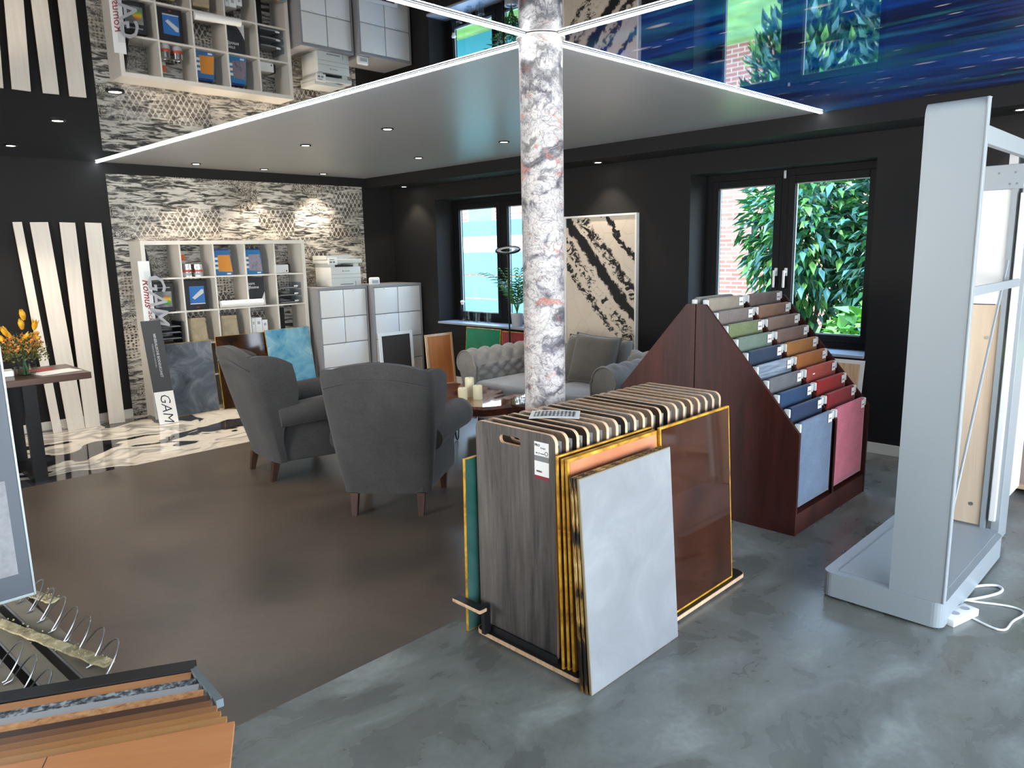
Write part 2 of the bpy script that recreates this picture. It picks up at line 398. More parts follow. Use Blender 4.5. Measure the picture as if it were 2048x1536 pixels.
def tag(o, label, cat, group=None, kind=None):
    o['label'] = label; o['category'] = cat
    if group: o['group'] = group
    if kind: o['kind'] = kind
    return o
def thing(name, label, cat, loc=(0, 0, 0), rotz=0.0, group=None, rot=None):
    o = bpy.data.objects.new(name, None); o.empty_display_size = .1; C.objects.link(o)
    o.location = loc; o.rotation_euler = rot if rot else (0, 0, rotz)
    return tag(o, label, cat, group)
def copy_tree(o, parent=None):
    c = o.copy(); C.objects.link(c)
    if parent is not None: c.parent = parent
    for ch in [x for x in C.objects if x.parent == o and x != c]: copy_tree(ch, c)
    return c
def subsurf(o, n=2):
    m = o.modifiers.new('subsurf', 'SUBSURF'); m.levels = n; m.render_levels = n; return o
def text(s, size, mat, parent, loc, rot=(R(90), 0, 0), name='lettering', ext=.0006, align='CENTER', shear=0, sx=1.0, label=None, bold=0):
    cu = bpy.data.curves.new('t', 'FONT'); cu.body = s; cu.size = size; cu.extrude = ext; cu.align_x = align; cu.align_y = 'CENTER'; cu.shear = shear; cu.resolution_u = 2
    cu.offset = bold; cu.space_line = .9
    to = bpy.data.objects.new('t', cu); C.objects.link(to); dg = bpy.context.evaluated_depsgraph_get()
    me = bpy.data.meshes.new_from_object(to.evaluated_get(dg)); bpy.data.objects.remove(to); bpy.data.curves.remove(cu)
    me.materials.clear(); me.materials.append(MAT[mat] if isinstance(mat, str) else mat)
    o = bpy.data.objects.new(name, me); C.objects.link(o); o.parent = parent; o.location = loc; o.rotation_euler = rot; o.scale = (sx, 1, 1)
    if label: o['label'] = label
    return o
rnd = random.Random(7)

# ------------------------------------------------------------------ room shell
CE = 2.60                       # ceiling film height
XW, YB = 6.05, 8.25             # window wall, back wall
XL, YF = -2.6, -2.6
SX = 5.63                       # inner face of the dropped bulkhead along the window wall
def struct(o): o['kind'] = 'structure'; return o
struct(MB().box(XL-.2, XW+.4, 2.385, 6.24, -.12, 0).build('floor', 'floor_brown'))
struct(MB().box(XL-.2, XW+.4, YF-.2, 2.385, -.12, 0).build('floor', 'floor_grey'))
struct(MB().box(XL-.2, XW+.4, 6.24, YB+.15, -.12, 0).build('floor', 'epoxy'))
# ceiling films meet at the column; seams run along the light lines
A0 = (2.477, YB); A1 = (2.646, 2.415); A2 = (2.79, YF); B1 = (SX, 2.355); B0 = (XL, 2.41)
def film(name, pts, mat): return struct(MB().prism(pts, CE, CE+.05).build(name, mat))
film('ceiling', [A1, B1, (SX, YB), A0], 'satin')
film('ceiling', [B0, A1, A0, (XL, YB)], 'mirror')
film('ceiling', [A2, (SX, YF), B1, A1], 'galaxy')
film('ceiling', [(XL, YF), A2, A1, B0], 'mirror2')
struct(MB().box(XL-.2, XW+.4, YF-.2, YB+.15, CE+.05, CE+.25).build('ceiling', 'black_wall'))
struct(MB().box(SX, XW, YF, YB, 2.475, CE+.05).build('trim_1', 'black_wall'))       # bulkhead above the windows
# walls
struct(MB().box(XL-.2, XW+.4, YB, YB+.15, 0, CE+.05).build('wall_back', 'black_wall'))
mb = MB(); mb.box(XL-.2, XL, YF-.2, 3.1, 0, CE+.05).box(XL-.2, XL, 5.1, YB, 0, CE+.05).box(XL-.2, XL, 3.1, 5.1, 0, .6).box(XL-.2, XL, 3.1, 5.1, 2.3, CE+.05)
struct(mb.build('wall_left', 'black_wall'))
W1 = (5.78, 7.345); W2 = (2.095, 3.70); WZ = (.77, 2.29)
mb = MB(); t1 = XW+.36
mb.box(XW, t1, YF-.2, W2[0], 0, CE+.05).box(XW, t1, W2[1], W1[0], 0, CE+.05).box(XW, t1, W1[1], YB, 0, CE+.05)
for (a, b) in (W1, W2): mb.box(XW, t1, a, b, 0, WZ[0]).box(XW, t1, a, b, WZ[1], CE+.05)
struct(mb.build('wall_right', 'black_wall'))
mb = MB()
mb.box(XL, XW, YF-.15, YF, 0, .3).box(XL, XW, YF-.15, YF, 2.4, CE+.05).box(XL, -2.3, YF-.15, YF, .3, 2.4).box(.3, .8, YF-.15, YF, .3, 2.4).box(5.2, XW, YF-.15, YF, .3, 2.4)
struct(mb.build('wall_front', 'white'))
struct(MB().box(2.55, 5.575, YB-.012, YB, 0, 2.49).build('trim_2', 'tile'))        # patchwork tile field on the back wall
MAT['skirting'] = plain('white_skirting', 'd9d4ca', .45)
struct(MB().box(XL, 2.55, YB-.018, YB, 0, .085, .003).build('baseboard_back', 'skirting'))
struct(MB().box(5.575, XW, YB-.018, YB, 0, .085, .003).build('baseboard_back', 'skirting'))
struct(MB().box(XW-.018, XW, YF, YB-.02, 0, .085, .003).build('baseboard_right', 'skirting'))

# light lines in the ceiling seams
MAT['led'] = emis('cool_white_led', (.86, .94, 1), 22)
def led(a, b, label):
    a, b = Vector((a[0], a[1], 0)), Vector((b[0], b[1], 0)); d = (b-a).normalized(); n = Vector((-d.y, d.x, 0))
    t = thing('led_light_line', label, 'light strip', (0, 0, 0), group=None)
    hw = .009
    P = [a+n*hw, b+n*hw, b-n*hw, a-n*hw]; MB().prism([(p.x, p.y) for p in P], CE-.012, CE-.001).build('diffuser', 'led', t)
    for sgn in (1, -1):
        Q = [a+n*sgn*hw, b+n*sgn*hw, b+n*sgn*(hw+.004), a+n*sgn*(hw+.004)]
        MB().prism([(p.x, p.y) for p in Q], CE-.007, CE-.001).build('profile', 'midgrey', t)
def along(a, b, s0, s1):
    L = math.dist(a, b); f = lambda s: (a[0]+(b[0]-a[0])*s/L, a[1]+(b[1]-a[1])*s/L); return f(s0), f(s1 if s1 > 0 else L+s1)
led(*along(A1, A0, .11, -.02), 'long glowing ceiling line from column to tiled back wall')
led(*along(A1, A2, .11, -.1), 'glowing ceiling line running from column towards the viewer, right branch')
led(*along(A1, B1, .11, -.02), 'glowing ceiling line from column to window-side bulkhead')
led(*along(A1, B0, .11, -.1), 'glowing ceiling line leaving the column towards upper left')

# ------------------------------------------------------------------ windows
def window(name, y0, y1, mull, handles):
    r = bpy.data.objects.new(name, None); C.objects.link(r); struct(r)
    xf = XW+.28; z0, z1 = WZ
    mb = MB(); f = .075
    mb.box(xf-.005, xf+.07, y0, y0+f, z0, z1).box(xf-.005, xf+.07, y1-f, y1, z0, z1).box(xf-.005, xf+.07, y0+f, y1-f, z0, z0+.055).box(xf-.005, xf+.07, y0+f, y1-f, z1-.06, z1)
    mb.box(xf-.012, xf+.07, mull-.03, mull+.03, z0+.055, z1-.06)
    mb.build('window_frame', 'black_frame', r)
    for (a, b) in ((y0+f, mull-.03), (mull+.03, y1-f)):
        g = .062; m2 = MB(); c0, c1 = z0+.055, z1-.06
        m2.box(xf-.02, xf+.05, a, a+g, c0, c1, .004).box(xf-.02, xf+.05, b-g, b, c0, c1, .004).box(xf-.02, xf+.05, a+g, b-g, c0, c0+g, .004).box(xf-.02, xf+.05, a+g, b-g, c1-g, c1, .004)
        cs = m2.build('casement', 'black_frame', r)
        MB().box(xf+.015, xf+.021, a+g-.004, b-g+.004, c0+g-.004, c1-g+.004).build('pane', 'glass', cs)
        h = .008
        m3 = MB()
        m3.box(xf+.010, xf+.026, a+g, a+g+h, c0+g, c1-g).box(xf+.010, xf+.026, b-g-h, b-g, c0+g, c1-g).box(xf+.010, xf+.026, a+g+h, b-g-h, c0+g, c0+g+h).box(xf+.010, xf+.026, a+g+h, b-g-h, c1-g-h, c1-g)
        m3.build('glazing_bead', 'white_metal', cs)
    if handles:
        for dy in (-.045, .045):
            m4 = MB().box(xf-.036, xf-.018, mull+dy-.014, mull+dy+.014, 1.38, 1.45, .006)
            m4.cyl((xf-.03, mull+dy, 1.415), (xf-.065, mull+dy, 1.415), .009, 10)
            m4.box(xf-.078, xf-.062, mull+dy-.010, mull+dy+.010, 1.28, 1.43, .006)
            m4.build('window_handle', 'white', r, 35)
        MB().box(xf-.03, xf-.01, mull-.012, mull+.012, z1-.08, z1-.01, .003).build('hinge', 'steel', r)
    MB().box(XW-.03, xf, y0+.001, y1-.001, z0-.022, z0+.003, .004).build('window_sill', MAT['sill'], r)
    return r
MAT['sill'] = plain('grey_stone_sill', '9ba1ab', .35)
window('window_1', W1[0], W1[1], 6.43, False)
window('window_2', W2[0], W2[1], 2.93, True)

# ------------------------------------------------------------------ column
MB().lathe([(.103, 0), (.100, .03), (.100, CE)], seg=64).build('column', 'marble', None, 40, (2.646, 2.415, 0))
tag(C.objects['column'], 'round plaster column with veined white, grey and pink marbling', 'column')
MB().lathe([(.1005, 0), (.112, .0), (.112, .006), (.1005, .006)], seg=48).build('ceiling_collar', 'white', C.objects['column'], 40, (0, 0, CE-.008))

# ------------------------------------------------------------------ recessed spots
MAT['bulb'] = emis('warm_bulb', (1, .86, .66), 28)
def spot(x, y, z, label, power=12, grp=None):
    t = thing('recessed_spotlight', label, 'ceiling spotlight', (x, y, z), group=grp)
    MB().lathe([(.036, 0), (.048, 0), (.050, -.006), (.042, -.010), (.034, -.004)], seg=24).build('trim_ring', 'black' if z == CE else 'steel', t, 40)
    MB().lathe([(.0, -.0035), (.033, -.0035), (.033, -.006), (.0, -.006)], seg=20, cap=False).build('bulb', 'bulb', t)
    d = bpy.data.lights.new('spot_beam', 'SPOT'); d.energy = power; d.color = (1, .86, .70); d.spot_size = R(95); d.spot_blend = .6; d.shadow_soft_size = .03
    o = bpy.data.objects.new('spot_beam', d); C.objects.link(o); o.parent = t; o.location = (0, 0, -.02)
spot(1.573, 4.755, CE, 'spotlight in mirror ceiling, nearest of the three at the left', 22)
spot(1.577, 5.959, CE, 'spotlight in mirror ceiling, middle of the three at the left', 22)
spot(1.60, 7.45, CE, 'spotlight in mirror ceiling near the back wall above white planks', 46)
spot(3.304, 7.85, CE, 'spotlight in satin grey ceiling above left part of white cube shelf', 40)
spot(4.089, 7.92, CE, 'spotlight in satin grey ceiling above right part of white cube shelf', 40)
spot(4.868, 7.98, CE, 'spotlight in satin grey ceiling above the printer', 40)
spot(3.518, 6.025, CE, 'spotlight in satin grey ceiling, middle row, left one', 12)
spot(3.566, 4.873, CE, 'spotlight in satin grey ceiling nearest to the long light line', 12)
spot(4.861, 6.139, CE, 'spotlight in satin grey ceiling left of the one next to column', 12)
spot(4.781, 4.818, CE, 'spotlight in satin grey ceiling just left of the column', 12)
spot(5.86, 7.72, 2.475, 'spotlight under black bulkhead in the far corner', 14)
spot(5.84, 4.60, 2.475, 'spotlight under black bulkhead above the abstract picture', 16)
spot(5.82, 1.154, 2.475, 'spotlight under black bulkhead at the right above sideboard', 16)
# ------------------------------------------------------------------ outside
GZ = -.05
MAT['lawn'] = mottled('lawn', [(.3, '4a6a28'), (.6, '6f9140'), (.8, '8dab5c')], 3, .95, .5, 8)
MAT['path'] = mottled('pale_gravel', [(.35, '6d6f72'), (.5, '9a9b9c'), (.65, 'b9bbbd')], 14, .95)
struct(MB().box(XW+.36, 7.75, -12, 40, GZ-.1, GZ).build('ground', 'path'))
struct(MB().box(7.75, 40, -12, 40, GZ-.1, GZ).build('ground', 'lawn'))
MAT['brick'] = m_brick('red_brick', '9c5145', 'b06a5c', 'c9b5a8')
MAT['render'] = plain('white_render', 'dfe3e2', .8)
MAT['teal'] = plain('teal_panel', '1f6f78', .35)
MAT['tealglass'] = plain('dark_window_glass', '3c4560', .15)
bh = thing('brick_house', 'red brick house wall seen through left pane of the big window', 'house', (13, 7.4, GZ))
MB().box(0, 5, -1.2, 2.6, 0, 5.5).build('brick_wall', 'brick', bh)
MB().prism([(-.3, 5.5), (5.3, 5.5), (2.5, 7.6)], -1.4, 2.8, 'y').build('roof', plain('clay_roof', '6d3a30', .8), bh)
f = MB().box(-.03, .0, 1.5, 2.3, 2.6, 3.8).build('window', 'white', bh); MB().box(-.04, -.03, 1.57, 2.23, 2.67, 3.73).build('pane', 'tealglass', f)
bh2 = thing('brick_house', 'brick house with white balcony seen through the narrow far window', 'house', (12.5, 12.8, GZ))
MB().box(.8, 6, -2.4, 3.5, 0, 2.95).build('brick_wall', 'brick', bh2)
f = MB().box(.76, .8, 1.0, 2.0, 1.9, 2.85).build('window', 'white', bh2); MB().box(.75, .76, 1.06, 1.94, 1.96, 2.79).build('pane', 'tealglass', f)
f = MB().box(.76, .8, -1.6, -.6, 1.9, 2.85).build('window', 'white', bh2); MB().box(.75, .76, -1.54, -.66, 1.96, 2.79).build('pane', 'tealglass', f)
MB().box(0, .8, -2.4, 3.3, 1.65, 2.05).build('balcony_slab', 'render', bh2)
MB().box(0, .04, -2.4, 3.3, 2.05, 2.42).build('balcony_panel', 'teal', bh2)
fe = thing('garden_fence', 'teal slatted garden fence behind the narrow far window', 'fence', (8.9, 9.4, GZ))
for k in range(4):
    MB().box(0, .04, -2.6, 1.35, .06+k*.41, .45+k*.41, .004).build('panel', 'teal', fe)
MB().box(-.05, .09, 1.35, 1.47, 0, 2.6).build('post', 'white', fe); MB().box(-.02, .06, -2.7, -2.6, 0, 1.8).build('post', 'white', fe)
def leafy(name, label, cat, base, cen, rad, nleaf, lsize, mats, seed, stems, droop=.3, shape=1.0):
    """leaves scattered in the outer part of an ellipsoid, held on real branches"""
    t = thing(name, label, cat, base); rr = random.Random(seed)
    mb = MB()
    for k in range(nleaf):
        d = Vector((rr.gauss(0, 1), rr.gauss(0, 1), rr.gauss(0, 1))).normalized()*(rr.random()**.4)
        p = Vector(cen) + Vector((d.x*rad[0], d.y*rad[1], d.z*rad[2]))
        dr = (d + Vector((rr.uniform(-.6, .6), rr.uniform(-.6, .6), rr.uniform(-.5, .5)-droop))).normalized()
        sd = dr.cross(Vector((rr.uniform(-.3, .3), rr.uniform(-.3, .3), 1))).normalized(); up = sd.cross(dr)
        L = lsize*rr.uniform(.6, 1.3); W = L*.2*shape
        a = p; b = p+dr*L*.45+sd*W+up*.02; c = p+dr*L-up*L*.15; e = p+dr*L*.45-sd*W+up*.02; mid = p+dr*L*.5-up*.01
        mb.mi = rr.randrange(len(mats)); mb.face([a, b, c, mid]); mb.face([a, mid, c, e])
    mb.build('foliage', mats, t, fix=False)
    mb = MB()
    for (x, y, z) in stems:
        mb.tube([(x*.1, y*.1, 0), (x*.4, y*.4, z*.35), (x*.8, y*.75, z*.75), (x, y, z)], [.035, .028, .018, .006], 6)
    mb.build('stem', 'bark', t, 40)
    return t
MAT['bark'] = plain('bark', '5a4a3c', .9)
LF = [plain('leaf_mid', '3f7a3a', .45), plain('leaf_dark', '3a6b50', .4), plain('leaf_light', '7fb058', .5), plain('leaf_blueish', '6f9d92', .3)]
for m in LF: m.node_tree.nodes['Principled BSDF'].inputs['Transmission Weight'].default_value = 0
rs = random.Random(3)
def stems(n, r, h): return [(rs.uniform(-r, r), rs.uniform(-r, r), h*rs.uniform(.6, 1)) for _ in range(n)]
leafy('laurel_shrub', 'tall leafy laurel shrub behind middle of the big window', 'shrub', (8.7, 3.75, GZ), (0, 0, 1.95), (.75, .72, 1.2), 3200, .17, [LF[0], LF[1], LF[2], LF[3]], 5, stems(14, .5, 2.6))
leafy('laurel_shrub', 'large dark leafy shrub filling the right pane of big window', 'shrub', (9.0, 2.6, GZ), (0, 0, 1.7), (.9, .95, 1.6), 4800, .18, [LF[0], LF[1], LF[1], LF[3]], 6, stems(18, .7, 2.9))
leafy('groundcover_plant', 'bright low green plant just above the sill of big window', 'plant', (7.6, 2.55, GZ), (0, 0, .75), (.3, .45, .35), 220, .16, [LF[2], plain('leaf_bright', '8ccf4a', .5)], 8, stems(8, .3, .8), .1, 2.2)
tp = MB().lathe([(.10, 0), (.14, .26), (.15, .26), (.15, .30), (.13, .30), (.12, .1), (0, .1)], seg=24, cap=False).build('terracotta_pot', plain('terracotta', 'b4643c', .8), None, 40, (7.5, 3.0, GZ))
tag(tp, 'terracotta pot on the lawn outside the big window', 'pot')
fence2 = thing('timber_fence', 'weathered timber fence at garden end behind shrubs', 'fence', (12.4, 2.6, GZ))
for k in range(20): MB().box(0, .03, -3.1+k*.22, -3.1+k*.22+.2, 0, 1.9, .003).build('board', MAT.setdefault('fence_timber', wood('fence_timber', 'a08f7c', 'cdbfa8', 'z', .8)), fence2)

# ------------------------------------------------------------------ boards
def plate2d(splines, t):
    """filled outline with holes, thickness t; outline in local x,z, extruded along y (front at -t, back at 0)"""
    cu = bpy.data.curves.new('p', 'CURVE'); cu.dimensions = '2D'; cu.fill_mode = 'BOTH'; cu.extrude = t/2
    for sp in splines:
        s = cu.splines.new('POLY'); s.points.add(len(sp)-1); s.use_cyclic_u = True
        for p, q in zip(s.points, sp): p.co = (q[0], q[1], 0, 1)
    o = bpy.data.objects.new('p', cu); C.objects.link(o); dg = bpy.context.evaluated_depsgraph_get()
    me = bpy.data.meshes.new_from_object(o.evaluated_get(dg)); bpy.data.objects.remove(o); bpy.data.curves.remove(cu)
    me.transform(Matrix.Translation((0, -t/2, 0)) @ Matrix.Rotation(R(90), 4, 'X')); return me
def rrect(x0, x1, z0, z1, r, n=6, rb=None):
    rb = r if rb is None else rb; P = []
    for (cx, cz, a0, q) in ((x1, z1, 0, r), (x0, z1, 90, r), (x0, z0, 180, rb), (x1, z0, 270, rb)):
        sx_ = -1 if cx == x1 else 1; sz_ = -1 if cz == z1 else 1
        for k in range(n+1):
            a = R(a0+90*k/n); P.append((cx+sx_*q+q*math.cos(a), cz+sz_*q+q*math.sin(a)))
    return P
def obj(name, me, mat, parent, loc=(0, 0, 0), rot=(0, 0, 0)):
    me.materials.clear(); me.materials.append(MAT[mat] if isinstance(mat, str) else mat)
    o = bpy.data.objects.new(name, me); C.objects.link(o); o.parent = parent; o.location = loc; o.rotation_euler = rot; return o
def board(name, label, cat, base, w, h, t, tilt, face, edge, border=.004, rotz=0, group=None, lat=0, fb=None):
    o = thing(name, label, cat, base, group=group, rot=(R(-tilt), R(lat), R(rotz)))
    MB().box(-w/2, w/2, -t, 0, 0, h, .001).build('panel', edge, o)
    b = border; MB().box(-w/2+b, w/2-b, -t-.0012, -t-.0002, b, h-b).build('face', face, o)
    if fb: 
        m = MB(); m.box(-w/2, -w/2+fb, -t-.008, -t-.0013, 0, h).box(w/2-fb, w/2, -t-.008, -t-.0013, 0, h).box(-w/2+fb, w/2-fb, -t-.008, -t-.0013, 0, fb).box(-w/2+fb, w/2-fb, -t-.008, -t-.0013, h-fb, h)
        m.build('frame', edge, o)
    return o
EP_GREY = mottled('epoxy_grey_cloud', [(.3, '3f454c'), (.5, '5e656c'), (.7, '8b9094')], 4, .12, .8, 6)
EP_BLUE = mottled('epoxy_blue_cloud', [(.30, '2f7290'), (.42, '5795ad'), (.6, '7aa9b8'), (.75, 'a5c3c9')], 5, .12, 1.0, 8)
EP_DARK = mottled('epoxy_dark_brown', [(.3, '1c1008'), (.6, '3d2412'), (.8, '6d4420')], 5, .06, 1.0)
EP_ORANGE = mottled('epoxy_copper', [(.3, 'b8704e'), (.7, 'd2906c')], 3, .14, 1.0)
EP_BROWN = mottled('epoxy_brown_deep', [(.3, '2e1a12'), (.7, '47291d')], 3, .06, .6, 3)
EP_LIGHT = mottled('epoxy_light_grey', [(.3, '7d7f81'), (.5, '87898b'), (.7, '949697')], 3.5, .42, .9, 5)
EP_GREEN = mottled('epoxy_green', [(.3, '0a6a45'), (.7, '13835a')], 3, .2)
EP_RED = mottled('epoxy_red', [(.3, '6b2424'), (.7, '9a3a36')], 5, .2)
EP_TEAL = mottled('epoxy_teal', [(.3, '1c5a52'), (.7, '5a7d79')], 2, .06, 1.0, 3, (1, 1, .5))

# ------------------------------------------------------------------ white cube shelf
SY = 7.907
sh = thing('cube_shelf', 'large white cube shelf with five by five open compartments', 'shelf', (2.69, SY, 0))
m = MB(); cell = (1.82-.08-4*.016)/5
m.box(0, .04, 0, .335, 0, 1.82).box(1.78, 1.82, 0, .335, 0, 1.82).box(.04, 1.78, 0, .335, 1.78, 1.82).box(.04, 1.78, 0, .335, 0, .04)
m.build('carcass', 'shelf_white', sh)
for k in range(1, 5):
    x = .04+k*cell+(k-1)*.016; MB().box(x, x+.016, .002, .333, .04, 1.78).build('divider', 'shelf_white', sh)
for r_ in range(1, 5):
    z = .04+r_*cell+(r_-1)*.016
    for c_ in range(5):
        x = .04+c_*(cell+.016); MB().box(x, x+cell, .004, .331, z, z+.016).build('shelf_board', 'shelf_white', sh)
def cub(c, r): return 2.69+.04+c*(cell+.016), .04+(4-r)*(cell+.016)    # left x, floor z of compartment (column, row from top)
# row 0
x, z = cub(0, 0); o = thing('tablet_stand', 'black framed panel leaning in the top left shelf compartment', 'display', (x+.05, SY+.16, z), rot=(0, R(-12), R(20)))
MB().box(0, .02, -.08, .08, 0, .30, .004).build('frame', 'black', o); MB().box(.02, .022, -.07, .07, .02, .28).build('screen', 'darkgrey', o)
def tin(x, y, z, h, r, label):
    t = thing('paint_tin', label, 'tin', (x, y, z), group='tins on the cube shelf')
    MB().lathe([(r, 0), (r, h*.98), (r+.003, h), (r*.85, h), (r*.82, h*.96), (0, h*.96)], seg=28, cap=False).build('can', 'chrome', t, 40)
    MB().lathe([(r+.001, h*.36), (r+.001, h*.56)], seg=28, cap=False).build('label_band', plain('orange_red', 'b8452a', .5), t, 40)
    MB().lathe([(r+.001, h*.08), (r+.001, h*.34)], seg=28, cap=False).build('label_paper', 'lightgrey', t, 40)
x, z = cub(1, 0); tin(x+.07, SY+.08, z, .135, .05, 'silver tin with orange band in shelf, left of the two tins'); tin(x+.20, SY+.10, z, .13, .052, 'silver tin with orange band in shelf, right of the two tins')
o = thing('cardboard_box', 'orange and white packet standing behind the two silver tins', 'box', (x+.07, SY+.24, z)); MB().box(-.06, .05, -.03, .03, 0, .25, .003).build('carton', plain('pale_carton', 'b9b2aa', .7), o); MB().box(-.061, .051, -.031, .031, .17, .235, .002).build('label_band', plain('orange', 'c8622a', .6), o)
def bag(c, label, main, side):
    x, z = cub(c, 0); t = thing('product_bag', label, 'bag', (x+.12, SY+.14, z))
    m = MB(); m.prism([(-.10, 0), (.11, 0), (.10, .20), (.085, .27), (-.075, .27), (-.095, .20)], -.055, .055, 'y'); m.build('sack', side, t)
    MB().prism([(-.055, .045), (.105, .035), (.085, .22), (-.05, .22)], -.0575, -.0555, 'y').build('print', main, t)
    MB().box(-.08, .09, -.03, .03, .265, .285, .004).build('top_fold', plain('blue_fold', '2c3f8a', .5), t)
    [MB().box(-.09, -.05, -.058, -.0556, .07+k*.05, .095+k*.05).build('side_print', 'paper', t) for k in range(3)]
    m = MB(); m.box(.04, .085, -.0585, -.0556, .01, .025).build('logo_patch', 'paper', t)
bag(2, 'blue bag with orange print on the top shelf row', plain('orange_print', 'd68a2c', .4), plain('blue_bag', '2f6aa0', .4))
bag(3, 'blue bag with grey and violet print on the top shelf row', mottled('photo_print', [(.35, '5f6a78'), (.5, '8f8790'), (.65, '9c6a78')], 30, .2), plain('blue_bag', '2b78ae', .4))
x, z = cub(4, 0); o = thing('toaster_box', 'white boxy device with black end in the top right compartment', 'device', (x+.14, SY+.15, z))
MB().box(-.13, .06, -.07, .07, 0, .10, .012).build('housing', 'white', o, 40); MB().box(.055, .085, -.065, .065, .005, .105, .012).build('end_cap', 'black', o, 40); MB().cyl((.03, -.0715, .025), (.03, -.069, .025), .008).build('port', 'black', o)
# row 1
x, z = cub(0, 1); o = thing('display_box', 'black box with colourful apple picture in the left compartment', 'box', (x+.14, SY+.12, z))
MB().box(-.13, .13, -.05, .05, 0, .30, .006).build('case', 'black', o); MB().box(-.07, .10, -.0515, -.0505, .05, .21).build('picture', mottled('apple_back', [(.4, '6a6a6a'), (.6, '9a9a96')], 6), o)
m = MB(); m.lathe([(0, 0), (.045, 0), (.045, .002), (0, .002)], seg=28, cap=False)
bmesh.ops.transform(m.bm, matrix=Matrix.Translation((.045, -.052, .12)) @ Matrix.Rotation(R(90), 4, 'X'), verts=m.bm.verts[:])
mm = M('rainbow_apple', .4); mm.color(mm.ramp(mm.math('ADD', mm.math('MULTIPLY', mm.sep(mm.co())[2], 8), -.55), [(.1, '2a8a2a'), (.3, '7fb52a'), (.5, 'e8c838'), (.7, 'e07a28'), (.9, 'c23a28')])); m.build('apple_print', mm.m, o)
MB().box(-.09, .09, -.0515, -.0505, .245, .255).build('caption_line', 'lightgrey', o)
x, z = cub(1, 1); o = thing('display_box', 'black box with blue picture of a white plank', 'box', (x+.15, SY+.12, z))
MB().box(-.13, .12, -.05, .05, 0, .315, .006).build('case', 'black', o)
MB().box(-.075, .085, -.0515, -.0505, .06, .25).build('picture', plain('blue_picture', '2a6bb0', .5), o)
MB().prism([(-.05, .13), (-.025, .11), (.075, .175), (.075, .215), (.05, .215)], -.0535, -.0517, 'y').build('plank_print', plain('grey_plank', 'c9cbc6', .5), o)
MB().box(-.075, .085, -.053, -.0516, .06, .068).build('caption_strip', 'paper', o); MB().box(-.01, .015, -.0515, -.0505, .02, .032).build('red_logo', 'red', o)
x, z = cub(2, 1); o = thing('paper_roll', 'white roll of paper lying in middle compartment, end sticking out', 'roll', (x+.01, SY+.06, z+.045), rot=(0, 0, R(-14)))
m = MB(); m.tube([(0, 0, 0), (.46, 0, 0)], .038, 20).build('roll_body', 'paper', o, 40); MB().torus((.461, 0, 0), .028, .006, (1, 0, 0)).build('roll_end', plain('cream_paper', 'd9d0b8', .7), o, 40)
o.location = (x+.01, SY-.02, z+.045); o.rotation_euler = (0, 0, R(-8))
x, z = cub(3, 1); o = thing('brochure_folder', 'dark grey folder with white lettering and white curved corner', 'folder', (x+.14, SY+.14, z), rot=(R(-3), 0, 0))
MB().box(-.12, .12, -.012, 0, 0, .315, .002).build('cover', plain('anthracite_card', '2b2f34', .5), o)
P = [(.005+.115*k/10, .0) for k in (0,)] + [(.005+.1*math.sin(R(9*k)), .005+.14*(1-math.cos(R(9*k)))) for k in range(11)] + [(.118, .145), (.118, 0)]
MB().prism([(-.03, 0)]+[(-.03+.145*(k/10), .15*(k/10)**2.2) for k in range(1, 11)]+[(.115, 0)], -.0135, -.0122, 'y').build('white_corner', 'paper', o)
text('floors\n@home', .047, 'paper', o, (-.105, -.0125, .225), name='title_lettering', align='LEFT', bold=.0008)
x, z = cub(4, 1)
for k in range(3):
    o = thing('acrylic_tray', ['lowest', 'middle', 'topmost'][k]+' of three clear stacked letter trays on the right shelf column', 'letter tray', (x+.17, SY+.16, z+.002+k*.085))
    MB().box(-.14, .14, -.13, .13, 0, .006).box(-.14, -.134, -.13, .13, .006, .07).box(.134, .14, -.13, .13, .006, .07).build('tray', m_glass('clear_acrylic', (.75, .8, .84)) if k == 0 else MAT['acr'], o) if k else None
    if k == 0:
        MAT['acr'] = m_glass('clear_acrylic', (.75, .8, .84)); MB().box(-.14, .14, -.13, .13, 0, .006).box(-.14, -.134, -.13, .13, .006, .07).box(.134, .14, -.13, .13, .006, .07).build('tray', 'acr', o)
    MB().box(-.12, .10, -.11, .12, .0065, .014).build('paper_stack', 'lightgrey', o); MB().box(.05, .1, -.132, -.1301, .02, .035).build('label_tab', 'paper', o)
# row 2
x, z = cub(0, 2)
for k in range(4):
    o = thing('letter_tray', ['lowest', 'second lowest', 'second highest', 'topmost'][k]+' of the four black letter trays in the shelf', 'letter tray', (x+.18, SY+.16, z+.002+k*.062))
    MB().box(-.12, .12, -.14, .13, 0, .006).box(-.12, -.112, -.14, .13, .006, .055).box(.112, .12, -.14, .13, .006, .055).build('tray', 'black', o)
    MB().box(-.10, .10, -.135, .12, .0065, .012).build('paper_stack', 'lightgrey', o)
def paperbag(c, label, tl):
    x, z = cub(c, 2); t = thing('paper_bag', label, 'bag', (x+.15, SY+.14, z), rotz=R(tl))
    o = MB(); o.grid(lambda u, v: (lambda a, s, zz: (math.copysign(abs(math.cos(a))**.35, math.cos(a))*.10*s, math.copysign(abs(math.sin(a))**.35, math.sin(a))*.06*(1-.55*max(0, v-.7)/.3)*s, zz))(u*2*math.pi, 1+.08*math.sin(v*5+u*9)*(.5-v*.3) - .12*v, .25*v), 28, 10, True)
    o.build('sack', MAT.setdefault('kraft', mottled('kraft_paper', [(.3, 'a8977a'), (.7, 'c9b999')], 8, .8)), t, 50)
    MB().box(-.085, .085, -.034, .034, .225, .262, .006).build('folded_top', 'kraft', t, 40)
paperbag(1, 'beige paper bag with folded top, left of the two bags', 8); paperbag(2, 'beige paper bag with folded top, right of the two bags', -4)
x, z = cub(3, 2)
